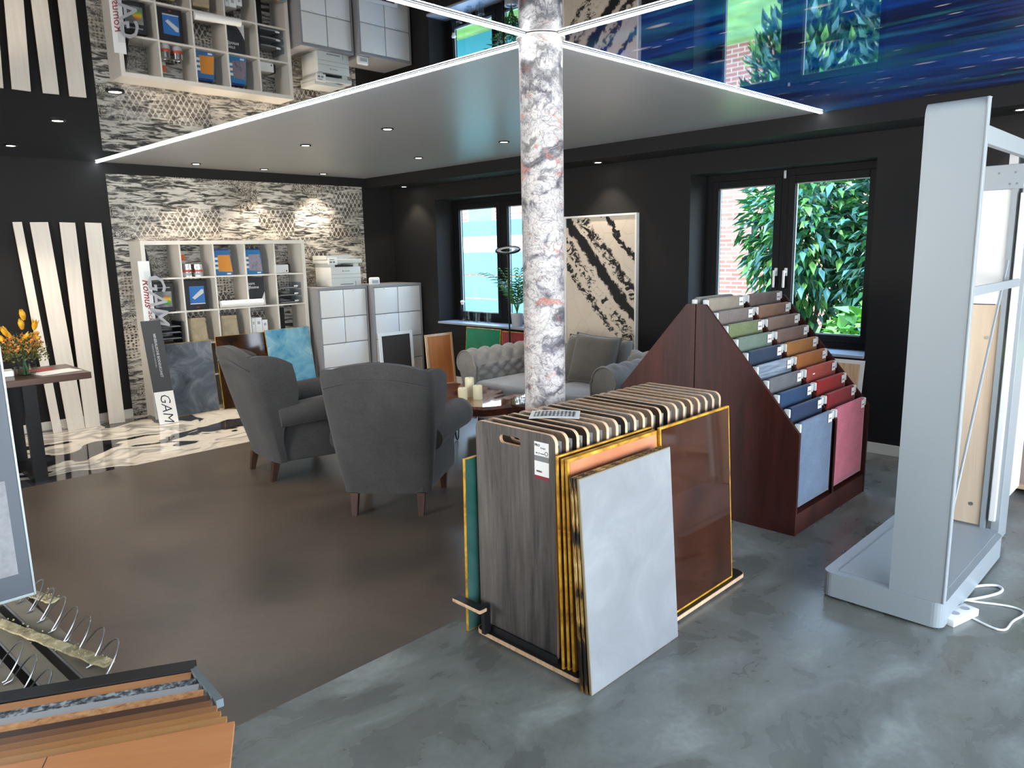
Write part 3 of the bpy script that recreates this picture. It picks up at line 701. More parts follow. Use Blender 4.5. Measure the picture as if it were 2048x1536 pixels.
for k, (dx, ww, hh) in enumerate(((0, .04, .215), (.042, .08, .215), (.124, .065, .185))):
    o = thing('binder', ['narrow white binder at the left in the shelf', 'wide white binder in the middle of three', 'shorter white carton right of two white binders'][k], 'binder', (x+.03+dx, SY+.05, z)); MB().box(0, ww, 0, .22, 0, hh, .003).build('cover', 'paper', o); MB().box(ww*.3, ww*.7, -.001, 0, hh*.65, hh*.8).build('spine_label', 'lightgrey', o)
o = thing('storage_box', 'dark grey small box behind white binders in the shelf', 'box', (x+.15, SY+.28, z)); MB().box(-.06, .06, -.03, .03, 0, .225, .003).build('carton', 'midgrey', o); MB().box(-.061, .061, -.031, .031, .19, .2251, .002).build('lid', 'darkgrey', o)
x, z = cub(4, 2); o = thing('flat_screen_case', 'flat black case standing in lowest visible right compartment', 'case', (x+.08, SY+.2, z)); MB().box(-.07, .07, -.03, .03, 0, .30, .006).build('shell', 'black', o); MB().box(-.02, .02, -.012, .012, .30, .31, .003).build('handle', 'black', o)

# boards leaning at the shelf
board('epoxy_sample_board', 'large cloudy grey sample board leaning on the white cube shelf', 'sample board', (3.0, 7.835, 0), .60, .77, .012, 4.8, EP_GREY, 'gold_edge')
board('epoxy_sample_board', 'glossy dark brown sample board between grey and blue boards', 'sample board', (3.64, 7.81, 0), .60, .80, .012, 5.5, EP_DARK, 'gold_edge')
board('epoxy_sample_board', 'sky blue sample board leaning on right end of cube shelf', 'sample board', (4.185, 7.74, 0), .56, .825, .012, 9, EP_BLUE, 'gold_edge')
# lettered boards at the left end of the shelf
o = thing('lettered_board', 'dark grey upright board with white GAM panel at foot', 'sign board', (2.668, 7.575, 0), rot=(R(-15.3), 0, R(-4)))
MB().box(-.092, .092, -.01, 0, 0, 1.06, .001).build('panel', 'darkgrey', o); MB().box(-.092, .092, -.0115, -.0102, .001, .33).build('white_panel', 'paper', o)
text('GAM', .135, 'ink', o, (0, -.0118, .165), (R(90), R(90), 0), bold=-.001, shear=.25, label='black handwritten style lettering')
text('MINERALISCHE BODENKUNST', .033, 'lightgrey', o, (.012, -.0105, .70), (R(90), R(90), 0), bold=.001)
text('FUGENLOS UND INDIVIDUELL', .018, 'lightgrey', o, (-.022, -.0105, .70), (R(90), R(90), 0))
o = thing('lettered_acrylic_board', 'narrow clear board with big light grey GAM letters', 'sign board', (2.80, 7.868, 0), rot=(R(-.9), 0, 0))
MAT['acr2'] = m_glass('clear_acrylic_board', (.97, .98, .98))
MB().box(-.11, .11, -.006, 0, 0, 1.52).build('panel', 'acr2', o); text('GAM', .24, 'lightgrey', o, (-.01, -.0075, 1.24), (R(90), R(90), 0), bold=.003, shear=.25)
o = thing('lettered_board', 'narrow white board with red handwriting beside cube shelf', 'sign board', (2.70, 7.877, 0), rot=(R(-.9), 0, 0))
MB().box(-.055, .055, -.006, 0, 0, 1.62).build('panel', 'paper', o); text('Romus', .10, 'red', o, (.0, -.0072, 1.30), (R(90), R(90), 0), bold=.001, shear=.3); text('Pack', .075, 'red', o, (.015, -.0072, 1.09), (R(90), R(90), 0), shear=.3)

# white planks on the left wall
MAT['ash'] = wood('white_ash', 'cfc6b8', 'ddd5c8', 'z', .5, .8)
pos = ['outermost left, narrowest', 'second from left', 'third from left', 'rightmost, next to the tiles']
for k, (xb, xt, ww) in enumerate(((1.79, 1.733, .075), (1.955, 1.91, .15), (2.10, 2.15, .135), (2.325, 2.378, .148))):
    hgt = 2.015; lat = math.degrees(math.atan2(xt-xb, hgt))
    o = thing('floor_plank', 'white ash plank leaning on the black wall, '+pos[k], 'plank', (xb, 8.04, 0), group='white planks leaning on the wall', rot=(R(-5.5), R(lat), 0))
    MB().box(-ww/2, ww/2, -.012, 0, 0, hgt, .001).build('core', 'birch', o); MB().box(-ww/2, ww/2, -.0135, -.0122, 0, hgt).build('face', 'ash', o)

# ------------------------------------------------------------------ filing cabinets
MAT['cab_grey'] = plain('cabinet_grey', '8c8c8e', .45); MAT['cab_white'] = plain('cabinet_white', 'dcdcd8', .35)
def cabinet(x0, x1, y, label):
    t = thing('flap_cabinet', label, 'cabinet', (x0, y, 0)); W = x1-x0; D = YB-.02-y; H = 1.262
    m = MB(); m.box(0, W, .02, D, 0, H, .003).box(0, W, 0, .02, H-.03, H, .002).box(0, .022, 0, .02, 0, H-.03).box(W-.022, W, 0, .02, 0, H-.03); m.build('carcass', 'cab_grey', t)
    g = .010; rows = [(.905, 1.225, 2), (.59, .895, 2), (.305, .58, 1 if x0 < 5 else 2), (.03, .295, 1 if x0 < 5 else 2)]
    for (z0, z1, n) in rows:
        for k in range(n):
            a = .026+k*(W-.052+g)/n; b = a+(W-.052+g)/n-g
            d = MB().box(a, b, .0, .016, z0, z1, .003).build('flap_door', 'cab_white', t, 35)
            MB().box((a+b)/2-.03, (a+b)/2+.03, -.014, 0, z1-.018, z1-.008, .003).build('handle', 'white', d, 35)
cabinet(4.55, 5.235, 7.74, 'grey and white flap cabinet carrying the printer'); cabinet(5.262, 6.02, 7.66, 'grey and white flap cabinet in the corner, carrying small white router')
# printer
t = thing('office_printer', 'light grey multifunction printer on left flap cabinet', 'printer', (4.78, 7.80, 1.262))
MAT['prn'] = plain('printer_plastic', 'c9cbc6', .45)
MB().box(0, .42, 0, .36, 0, .235, .008).build('body', 'prn', t, 35); MB().box(.0, .42, -.002, 0, .10, .103).box(.0, .42, -.002, 0, .145, .148).box(.12, .30, -.002, .0, .02, .032).box(.335, .341, -.002, 0, .0, .06).build('drawer_gap', 'midgrey', t)
MB().box(.0, .07, .02, .36, .235, .275).box(.33, .40, .02, .36, .235, .275).box(.07, .33, .30, .36, .235, .275).build('support', 'prn', t)
MB().box(.07, .33, .03, .30, .2355, .25).build('output_tray', 'black', t)
MB().box(-.03, .44, -.01, .36, .275, .325, .008).build('scanner_unit', 'prn', t, 35)
MB().prism([(-.04, .325), (.2, .325), (.35, .352), (.35, .362), (.2, .37), (-.04, .372)], .02, .33, 'y').build('document_feeder', 'prn', t)
p_ = MB().box(-.045, .075, -.035, -.011, .262, .345, .006).build('control_panel', 'white', t, 35)
MB().box(-.03, .03, -.037, -.0352, .32, .328).box(-.03, .0, -.037, -.0352, .285, .305).box(.012, .04, -.037, -.0352, .285, .305).build('display_marks', 'midgrey', p_)
MB().lathe([(0, 0), (.009, 0), (.009, .002), (0, .002)], seg=6, cap=False).build('logo', 'midgrey', t, None, (.165, -.001, .185)).rotation_euler = (R(90), 0, 0)
text('Lexmark', .022, 'midgrey', t, (.22, -.002, .185))
t = thing('wifi_router', 'small white rounded router on corner cabinet', 'router', (5.335, 7.72, 1.262))
MB().box(-.075, .075, -.02, .02, 0, .095, .018, seg=3).build('housing', 'white', t, 40); MB().box(-.045, .05, -.0215, -.0202, .02, .06).build('port_panel', 'lightgrey', t)

# framed samples by the cabinets
DK = plain('anthracite_cork', '37322d', .8, 0, .3, .1)
board('framed_sample', 'white framed dark brown sample in front of corner cabinet', 'sample board', (5.545, 7.60, 0), .52, .665, .012, 3, DK, 'white', .03, 0, None, 0, .04)
board('framed_sample', 'white framed cherry wood sample between cabinet and green board', 'sample board', (5.79, 7.02, 0), .43, .655, .012, 5, wood('cherry', 'b5673a', 'd08a55', 'z', .4, .5), 'birch', .03, 0, None, 0, .03)
board('epoxy_sample_board', 'plain green sample board under far window sill', 'sample board', (5.90, 6.42, 0), .60, .745, .012, 5, EP_GREEN, 'gold_edge', .008, -90)
board('epoxy_sample_board', 'reddish sample board under window sill behind the floor lamp', 'sample board', (5.90, 5.80, 0), .60, .735, .012, 5, EP_RED, 'gold_edge', .008, -90)

# ------------------------------------------------------------------ sill items
MAT['clear'] = m_glass('clear_glass', (.93, .96, .97))
MAT['leafgreen'] = plain('palm_green', '3c7a30', .5); MAT['leafgreen2'] = plain('palm_green_dark', '244f2c', .5)
SZ = WZ[0]+.003
t = thing('glass_carafe', 'glass water carafe with white stopper on far window sill', 'carafe', (6.2, 7.06, SZ))
MB().lathe([(.0, .002), (.042, .002), (.046, .03), (.046, .14), (.02, .19), (.018, .215), (.022, .225)], seg=24, cap=False).build('bottle', 'clear', t, 40); MB().lathe([(.0, .21), (.018, .215), (.02, .23), (.03, .25), (.022, .265), (0, .268)], seg=20, cap=False).build('stopper', 'white', t, 40)
gl = None
for k, (dx, y) in enumerate(((0, 6.93), (.03, 6.82), (-.02, 6.72), (.04, 6.63), (.0, 6.54))):
    lab = 'drinking glass on the far window sill, '+['nearest the carafe', 'second from the carafe', 'middle one of the row', 'fourth from the carafe', 'nearest the potted palm'][k]
    if gl is None:
        gl = MB().lathe([(0, .002), (.03, .002), (.036, .13), (.033, .13), (.028, .01), (0, .01)], seg=20, cap=False).build('drinking_glass', 'clear', None, 40); o = gl
    else: o = gl.copy(); C.objects.link(o)
    o.location = (6.17+dx, y, SZ); tag(o, lab, 'glass', 'drinking glasses on the window sill')
t = thing('potted_palm', 'small green palm in light grey pot on far window sill', 'plant', (6.16, 6.05, SZ))
MB().lathe([(.0, 0), (.062, 0), (.075, .15), (.068, .15), (.062, .13), (0, .13)], seg=28, cap=False).build('pot', plain('concrete_pot', 'aeb0b4', .6), t, 40)
MB().lathe([(0, .125), (.064, .131)], seg=20, cap=False).build('soil', plain('soil', '2c211a', .95), t)
rr = random.Random(11)
for k in range(17):
    a = rr.uniform(0, 6.28); L = rr.uniform(.35, .68); sp = rr.uniform(.25, .62); n = 12
    if k < 4: a = R(85+rr.uniform(-15, 15)); L = .68; sp = .8
    dx, dy = math.cos(a)*.6, math.sin(a)
    if dx > 0: dx *= .25
    pts = [Vector((dx*L*sp*(i/n)**1.4, dy*L*sp*(i/n)**1.4, .13+L*(i/n)*(1-.35*sp*(i/n)**2))) for i in range(n+1)]
    m = MB(); m.tube(pts, [.004*(1-.7*i/n) for i in range(n+1)], 5)
    for i in range(4, n+1):
        d = (pts[i]-pts[i-1]).normalized(); sd = d.cross(Vector((0, 0, 1))); sd = sd.normalized() if sd.length > .01 else Vector((1, 0, 0))
        for sg in (-1, 1):
            dr = (d*.6+sd*sg*.9+Vector((0, 0, -.15))).normalized(); l = .13*(1-.5*abs(i/n-.6)); wv = d*.009
            tip = pts[i]+dr*l+Vector((0, 0, -.02)); mid = pts[i]+dr*l*.5
            m.face([pts[i], mid+wv, tip, mid-wv])
    m.build('frond', 'leafgreen' if k % 3 else 'leafgreen2', t, fix=False)
# floor lamp
t = thing('floor_lamp', 'slim black floor lamp with round ring head by far window', 'lamp', (5.70, 5.72, 0))
MB().lathe([(0, 0), (.12, 0), (.12, .012), (.02, .018), (0, .018)], seg=32, cap=False).build('base', 'black_metal', t, 40); MB().cyl((0, 0, .015), (0, 0, 1.60), .009, 10).build('pole', 'black_metal', t, 40)
hd = MB(); hd.torus((0, 0, 0), .13, .011, (0, 0, 1), 40, 8); h_ = hd.build('ring_head', 'black_metal', t, 40, (0, 0, 1.655)); h_.rotation_euler = (R(9), R(-14), 0)
g = MB().lathe([(.08, -.004), (.123, -.004), (.123, .004), (.08, .004), (.08, -.004)], seg=40, cap=False).build('light_ring', 'white', h_, 40)
MB().cyl((0, -.0, 1.585), (0, 0, 1.66), .012, 10).box(-.01, .01, -.12, .12, 1.650, 1.658).build('joint', 'black_metal', t)

# ------------------------------------------------------------------ picture
t = thing('abstract_picture', 'tall framed black and cream abstract picture behind the sofa', 'picture', (XW-.001, 4.72, .625), rotz=R(-90))
MB().box(-.44, .44, -.03, 0, .02, 1.34).build('canvas', 'painting', t)
m = MB(); fw = .018; m.box(-.462, -.462+fw, -.045, 0, 0, 1.36).box(.462-fw, .462, -.045, 0, 0, 1.36).box(-.462+fw, .462-fw, -.045, 0, 0, fw).box(-.462+fw, .462-fw, -.045, 0, 1.36-fw, 1.36); m.build('frame', 'white', t)

# ------------------------------------------------------------------ wing chairs
def wing_chair(label, loc, rotz):
    t = thing('wing_armchair', label, 'armchair', loc, rotz)
    def lerp(a, b, k): return a+(b-a)*max(0, min(1, k))
    def path(s, z):
        """s in -1..1 round the U, returns plan point of the outer surface"""
        zz = (z-.14)/.83
        hw = lerp(.278, .338, (z-.14)/.75); yb = .26+.21*zz**1.1
        wl = .05+.23*(1/(1+math.exp(-(z-.50)*16)))
        k = max(0, (abs(s)-.62)/.38); 
        if abs(s) <= .62:
            q = s/.62; x = hw*q; y = yb-.035*abs(q)**6
            return Vector((x, y))
        x = math.copysign(hw+.055*k*(1/(1+math.exp(-(z-.6)*12))), s); y = yb-.035-wl*k
        return Vector((x, y))
    def top(s):
        a = abs(s); return 1.015-.06*(a/.62)**2 if a < .62 else .955+.01*math.sin((a-.62)/.38*2.5)-.07*((a-.62)/.38)**3
    th = lambda s: .095 if abs(s) < .62 else lerp(.095, .065, (abs(s)-.62)/.38)
    m = MB(); NS, NT = 45, 34
    def fn(u, v):
        s = -1+2*u; e = .01
        zt = top(s)
        # section: outer up (0-.45), rounded crown (.45-.55), inner down (.55-1)
        if v < .45: z = .14+(zt-.05-.14)*(v/.45); off = 0
        elif v < .55:
            a = (v-.45)/.10*math.pi; off = th(s)*(.5-.5*math.cos(a)); z = zt-.05+.05*math.sin(a)
            if v < .5: off -= .018*math.sin(a)
        else: z = zt-.05-(zt-.05-.14)*((v-.55)/.45); off = th(s)
        p = path(s, z); d = (path(min(1, s+e), z)-path(max(-1, s-e), z)).normalized(); n = Vector((d.y, -d.x))
        if n.y > 0 and abs(s) < .5: n = -n
        # make the normal point inwards (towards the seat)
        if n.dot(Vector((0, .05))-p) < 0: n = -n
        bulge = .012*math.sin(math.pi*min(1, v/.45)) if v < .45 else 0
        q = p+n*(off-bulge)
        return (q.x, q.y, z)
    V = m.grid(fn, NS, NT)
    m.bm.faces.new([V[0][j] for j in range(NT)]); m.bm.faces.new([V[-1][j] for j in range(NT)][::-1])
    for i in range(NS-1): m.bm.faces.new((V[i][0], V[i][-1], V[i+1][-1], V[i+1][0]))
    m.build('backrest', 'chair', t, 60)
    # seam below the crown on the outside
    pts = []
    for i in range(31):
        s = -.6+1.2*i/30; z = top(s)-.105; p = path(s, z); pts.append((p.x, p.y+.013, z))
    MB().tube(pts, .0035, 5).build('piping', 'chair', t, 60)
    m = MB(); m.prism([(-.245, .26), (-.30, -.34), (.30, -.34), (.245, .26)], .14, .36); bmesh.ops.bevel(m.bm, geom=m.bm.edges[:], offset=.015, segments=2, affect='EDGES'); m.build('seat_base', 'chair', t, 50)
    MB().box(-.275, .275, -.385, .25, .36, .485, .045, seg=4).build('seat_cushion', 'chair', t, 60)
    for sg in (-1, 1):
        m = MB(); n = 12; pts = []; rs_ = []
        P0 = Vector((.285*sg, .22, .49)); P1 = Vector((.385*sg, -.40, .525))
        for i in range(n+1):
            k = i/n; pts.append(P0.lerp(P1, k)+Vector((0, 0, .015*math.sin(k*3.14)))); rs_.append(.080+.024*k)
        pts.append(pts[-1]+Vector((0, -.012, 0))); rs_.append(.085); pts.append(pts[-1]+Vector((0, -.006, 0))); rs_.append(.055)
        m.tube(pts, rs_, 20)
        def pan(u, v):
            y = .22-.59*u; x0 = lerp(.238, .315, u); 
            # closed loop round the panel section
            a = v*2*math.pi; hz = .195; cz = .335
            return (sg*(x0+.032*math.copysign(abs(math.cos(a))**.4, math.cos(a))+ (0.03*u if math.sin(a) > 0 else 0)), y, cz+hz*math.copysign(abs(math.sin(a))**.4, math.sin(a)))
        V = m.grid(pan, 8, 24, False, True); m.bm.faces.new(V[0]); m.bm.faces.new(V[-1][::-1])
        m.build('armrest', 'chair', t, 50)
    for (x, y, dy) in ((-.215, .24, .03), (.215, .24, .03), (-.275, -.28, -.01), (.275, -.28, -.01)):
        m = MB(); n0 = 0
        a, b = .026, .017
        vs = [m.bm.verts.new((x+sx_*a, y+sy_*a, .145)) for sx_, sy_ in ((-1, -1), (1, -1), (1, 1), (-1, 1))]; ws = [m.bm.verts.new((x+sx_*b, y+dy+sy_*b, 0)) for sx_, sy_ in ((-1, -1), (1, -1), (1, 1), (-1, 1))]
        m.bm.faces.new(vs); m.bm.faces.new(ws[::-1])
        for k in range(4): m.bm.faces.new((ws[k], ws[(k+1) % 4], vs[(k+1) % 4], vs[k]))
        m.build('leg', 'walnut', t)
    return t
wing_chair('charcoal wing armchair in front, seen straight from behind', (2.80, 3.92, 0), math.atan2(.75, -.66))
wing_chair('charcoal wing armchair further back, seen from its side', (2.74, 5.16, 0), R(84))

# ------------------------------------------------------------------ chesterfield sofa
t = thing('chesterfield_sofa', 'grey buttoned chesterfield sofa under abstract picture', 'sofa', (4.98, 4.26, 0), R(-90))
def tuft(u, v):
    a = abs(math.sin(math.pi*(u+v)))*abs(math.sin(math.pi*(u-v))); return .030*(a**.45)
HW, TOP = .86, .735
def roll_profile(v, d=0.0):
    """v 0..1 : inner seat line up, over the roll, down outside. returns (offset outwards, z)"""
    r = .105; zc = TOP-r
    if v < .40: k = v/.40; return (-.02*k-d*1.0-.0, .36+(zc-.36)*k)
    if v < .80:
        a = math.pi - (v-.40)/.40*math.pi*1.25; return (r+(r+d)*math.cos(a), zc+(r+d)*math.sin(a))
    k = (v-.80)/.20; a = math.pi*-.25; x0, z0 = r+r*math.cos(a), zc+r*math.sin(a)
    return (x0+(.10-x0)*min(1, k*1.6), z0+(.12-z0)*k)
# back
m = MB(); NU, NV = 120, 60
def back(u, v):
    x = -HW+2*HW*u; d = tuft(u*11, v*6.5+.25) if v < .62 else .012
    o, z = roll_profile(v, d); return (x, .24+o, z)
m.grid(back, NU, NV); m.build('backrest', 'sofa', t, 80)
for sg in (-1, 1):
    m = MB()
    def arm(u, v):
        y = -.50+.80*u; d = tuft(u*5, v*6.5+.25) if v < .62 else .012
        if u < .02: d = .012
        o, z = roll_profile(v, d); return (sg*(HW-.16+o), y, z)
    V = m.grid(arm, 70, NV); m.build('armrest', 'sofa', t, 80)
    m = MB(); P = []                       # scroll front facing
    for k in range(41):
        o, z = roll_profile(k/40, .012); P.append((sg*(HW-.16+o), z))
    P.append((sg*(HW-.16), .12)); m.prism(P, -.515, -.49, 'y'); m.build('scroll_front', 'sofa', t)
    pts = [(p[0], -.517, p[1]) for p in P[8:38]]; MB().tube(pts, .008, 6).build('piping', 'sofa', t, 60)
m = MB(); m.box(-HW+.16, HW-.16, -.49, .26, .12, .33, .02, seg=3); m.build('seat_base', 'sofa', t, 50)
for a, b in ((-HW+.15, -.005), (.005, HW-.15)): MB().box(a, b, -.52, .24, .33, .475, .05, seg=4).build('seat_cushion', 'sofa_seat', t, 60)
btn = None
for j in range(3):
    for k in range(11):
        v = (j+.75)/6.5*1.0; u = (k+(0 if (j % 2) else .5))/11
        vv = v; x = -HW+2*HW*u
        if abs(x) > HW-.2: continue
        o, z = roll_profile(vv, .004)
        if btn is None: btn = MB().lathe([(0, 0), (.012, 0), (.009, .006), (0, .008)], seg=10, cap=False).build('button', 'sofa', t, 60); b_ = btn; b_.rotation_euler = (R(90), 0, 0)
        else: b_ = btn.copy(); C.objects.link(b_)
        b_.location = (x, .24+o, z)
for (x, y) in ((-.72, -.42), (.72, -.42), (-.72, .28), (.72, .28)): MB().lathe([(0, 0), (.022, 0), (.035, .06), (.03, .12), (0, .12)], seg=16, cap=False).build('foot', 'walnut', t, 40, (x, y, 0))
def pillow(label, loc, rot, s=.44, mat='cushion'):
    t = thing('scatter_cushion', label, 'cushion', loc, group='scatter cushions on the sofa', rot=rot)
    m = MB()
    for sg in (-1, 1):
        def fn(u, v):
            a, b = 2*u-1, 2*v-1; th_ = .085*((1-a**4)*(1-b**4))**.55
            k = 1-.07*(1-abs(a)**2)*abs(b)**3; k2 = 1-.07*(1-abs(b)**2)*abs(a)**3
            return (a*s/2*k2, sg*th_, s/2+b*s/2*k)
        m.grid(fn, 19, 19)
    bmesh.ops.remove_doubles(m.bm, verts=m.bm.verts[:], dist=.0005); m.build('cover', mat, t, 70)
    pts = []
    for (a0, b0, a1, b1) in ((-1, -1, 1, -1), (1, -1, 1, 1), (1, 1, -1, 1), (-1, 1, -1, -1)):
        for q in range(8):
            a, b = a0+(a1-a0)*q/8, b0+(b1-b0)*q/8; k = 1-.07*(1-abs(a)**2)*abs(b)**3; k2 = 1-.07*(1-abs(b)**2)*abs(a)**3; pts.append((a*s/2*k2, 0, s/2+b*s/2*k))
    MB().tube(pts, .004, 5, closed=True).build('piping', mat, t, 60)
pillow('taupe cushion at the sofa end, just left of the column', (5.12, 4.73, .475), (R(-18), 0, R(-95)), .40)
pillow('taupe cushion partly hidden by column at its right side', (5.06, 4.20, .475), (R(-16), 0, R(-92)), .42)
pillow('large taupe cushion standing upright on right half of sofa', (4.98, 4.03, .475), (R(-20), R(4), R(-80)), .45)
pillow('small taupe cushion lying against right sofa arm', (5.12, 3.86, .52), (R(-40), R(-8), R(-60)), .38)

# ------------------------------------------------------------------ coffee table
t = thing('live_edge_coffee_table', 'glossy live edge wooden coffee table with ragged rim', 'coffee table', (3.85, 4.45, 0))
out = [(3.30, 4.62), (3.33, 4.40), (3.42, 4.22), (3.50, 4.20), (3.60, 4.16), (3.70, 4.02), (3.78, 3.97), (3.90, 3.93), (3.96, 3.86), (4.03, 3.84), (4.10, 3.88), (4.19, 3.90), (4.24, 3.97), (4.13, 4.02), (4.12, 4.04), (4.25, 4.05), (4.28, 4.14), (4.21, 4.19), (3.98, 4.17), (3.99, 4.21), (4.17, 4.26), (4.10, 4.31), (4.24, 4.36), (4.29, 4.42), (4.20, 4.50), (4.31, 4.60), (4.27, 4.74), (4.30, 4.86), (4.24, 4.97), (4.10, 5.06), (3.95, 5.02), (3.82, 5.09), (3.66, 5.03), (3.52, 5.05), (3.40, 4.93), (3.34, 4.80)]
out = [(a-3.85, b-4.45) for a, b in out]
MAT['burl'] = mottled('polished_burl', [(.3, '4a2412'), (.45, '7a4022'), (.6, 'a0643a'), (.75, 'b98250')], 3.5, .06, 2.5, 8, (1, 2, 1), 1.0); MAT['burl'].node_tree.nodes['Principled BSDF'].inputs['Coat IOR'].default_value = 2.2
MAT['bark_edge'] = mottled('dark_live_edge', [(.3, '160a06'), (.5, '3c1c10'), (.7, '6b3418')], 14, .4, 1.5)
m = MB(); n_ = len(out); A = [m.bm.verts.new((x, y, .485)) for x, y in out]; B = [m.bm.verts.new((x*1.03+.01*math.sin(i*2), y*1.03, .462)) for i, (x, y) in enumerate(out)]; Cc = [m.bm.verts.new((x*.95, y*.95, .405)) for x, y in out]
m.bm.faces.new(A)
m.mi = 1
for i in range(n_):
    for P, Q in ((A, B), (B, Cc)):
        f = m.bm.faces.new((P[i], P[(i+1) % n_], Q[(i+1) % n_], Q[i])); f.material_index = 1
f = m.bm.faces.new(Cc[::-1]); f.material_index = 1
m.build('tabletop', ['burl', 'bark_edge'], t)
for (x, y) in ((-.28, -.12), (.2, -.38), (.28, .38), (-.25, .42)):
    m = MB(); pts = [(x-.05, y, .43), (x-.03, y, .2), (x-.012, y, .02), (x, y, .006), (x+.012, y, .02), (x+.03, y, .2), (x+.05, y, .43)]; m.tube(pts, .006, 8).build('leg', 'black_metal', t, 40)
MAT['wax'] = plain('cream_wax', 'dcd6b4', .6); MAT['wax'].node_tree.nodes['Principled BSDF'].inputs['Subsurface Weight'].default_value = .3
for k, (x, y, h, lab) in enumerate(((3.80, 4.36, .095, 'short cream candle at the left of the three'), (3.92, 4.41, .155, 'tallest cream candle standing behind the two others'), (3.89, 4.28, .11, 'cream candle at the right of the three'))):
    c_ = thing('pillar_candle', lab, 'candle', (x, y, .485)); MB().lathe([(0, 0), (.036, 0), (.037, .004), (.037, h-.006), (.033, h), (.02, h-.004), (0, h-.005)], seg=28, cap=False).build('wax', 'wax', c_, 40); MB().cyl((0, 0, h-.006), (0, .001, h+.006), .001, 6).build('wick', 'black', c_)

# ------------------------------------------------------------------ laminate sample rack
t = thing('sample_rack', 'low rack base with black tray and birch edge carrying the upright boards', 'rack', (1.975, 1.635, 0))
P = rrect(0, 1.30, 0, .60, .035)
m = MB(); m.prism(P, .012, .030, 'z'); m.build('tray_board', 'birch', t)
P = rrect(.003, 1.297, .003, .597, .033); MB().prism(P, .0302, .0315, 'z').build('tray_surface', 'black', t)
for (a, b) in ((.1, .05), (1.2, .05), (.1, .55), (1.2, .55)): MB().cyl((a, b, 0), (a, b, .012), .02, 12).build('foot', 'black', t)
for k in range(21): MB().box(.022+.0605*k, .026+.0605*k, .14, .58, .0315, .06).build('divider_rail', 'black', t)
m = MB(); m.box(-.06, -.015, .50, .68, .145, .163, .006); m.build('side_ledge', 'birch', t); MB().box(-.058, -.017, .502, .678, .1632, .1644).build('ledge_surface', 'black', t); MB().box(-.016, .02, .52, .54, .03, .163).build('ledge_bracket', 'black', t)
bw, bh_, bt = .445, .925, .016
outl = rrect(-bw/2, bw/2, 0, bh_, .035, 6, .012); hole = rrect(-.080, .040, .852, .886, .016, 5)
core_me = plate2d([outl, hole], bt)
# the plate front faces local -y; it is turned so that the front looks along world -x
LAMS = []
for k, (a, b) in enumerate((('2f2c2b', '67605a'), ('5c4a3a', '8a745e'), ('1d1917', '3a322c'), ('2a201a', '4f3e30'), ('7a6553', 'a38b74'), ('6e6258', '94877a'), ('8b7a6c', 'b09d8c'), ('5f5a54', '8d8780'))):
    LAMS.append(woodl('laminate_%s' % ('grey_oak', 'brown_oak', 'black_oak', 'smoked_oak', 'natural_oak', 'taupe_oak', 'light_oak', 'silver_oak')[k], a, b, 'z', .5, .6))
inl = rrect(-bw/2+.0006, bw/2-.0006, .0006, bh_-.0006, .0345, 6, .012); ih = rrect(-.0805, .0405, .8515, .8865, .0165, 5)
lam_me = plate2d([inl, ih], .0012)
order = [0, 1, 2, 3, 5, 4, 6, 2, 7, 4, 1, 3, 2, 6, 5, 1, 4, 5, 7, 5]
NAMES = ['grey-black oak', 'brown oak', 'black oak', 'smoked oak', 'natural oak', 'taupe oak', 'pale oak', 'silver grey oak']
ordn = ['frontmost', 'second', 'third', 'fourth', 'fifth', 'sixth', 'seventh', 'eighth', 'ninth', 'tenth', 'eleventh', 'twelfth', 'thirteenth', 'fourteenth', 'fifteenth', 'sixteenth', 'seventeenth', 'eighteenth', 'nineteenth', 'rearmost']
lam_mesh = []
for L in LAMS:
    q = lam_me.copy(); q.materials.clear(); q.materials.append(L); lam_mesh.append(q)
core_me.materials.clear(); core_me.materials.append(MAT['birch'])
def card_mesh():
    m = MB(); m.box(-.175, -.105, -.0012, 0, .835, .905); m.mi = 0
    return m
CARD_A = plain('sample_card_paper', 'c9ccd0', .5); CARD_P = mottled('sample_card_photo', [(.4, '2c2a2c'), (.5, '6b5a4c'), (.6, 'a8a6a4')], 26, .4)
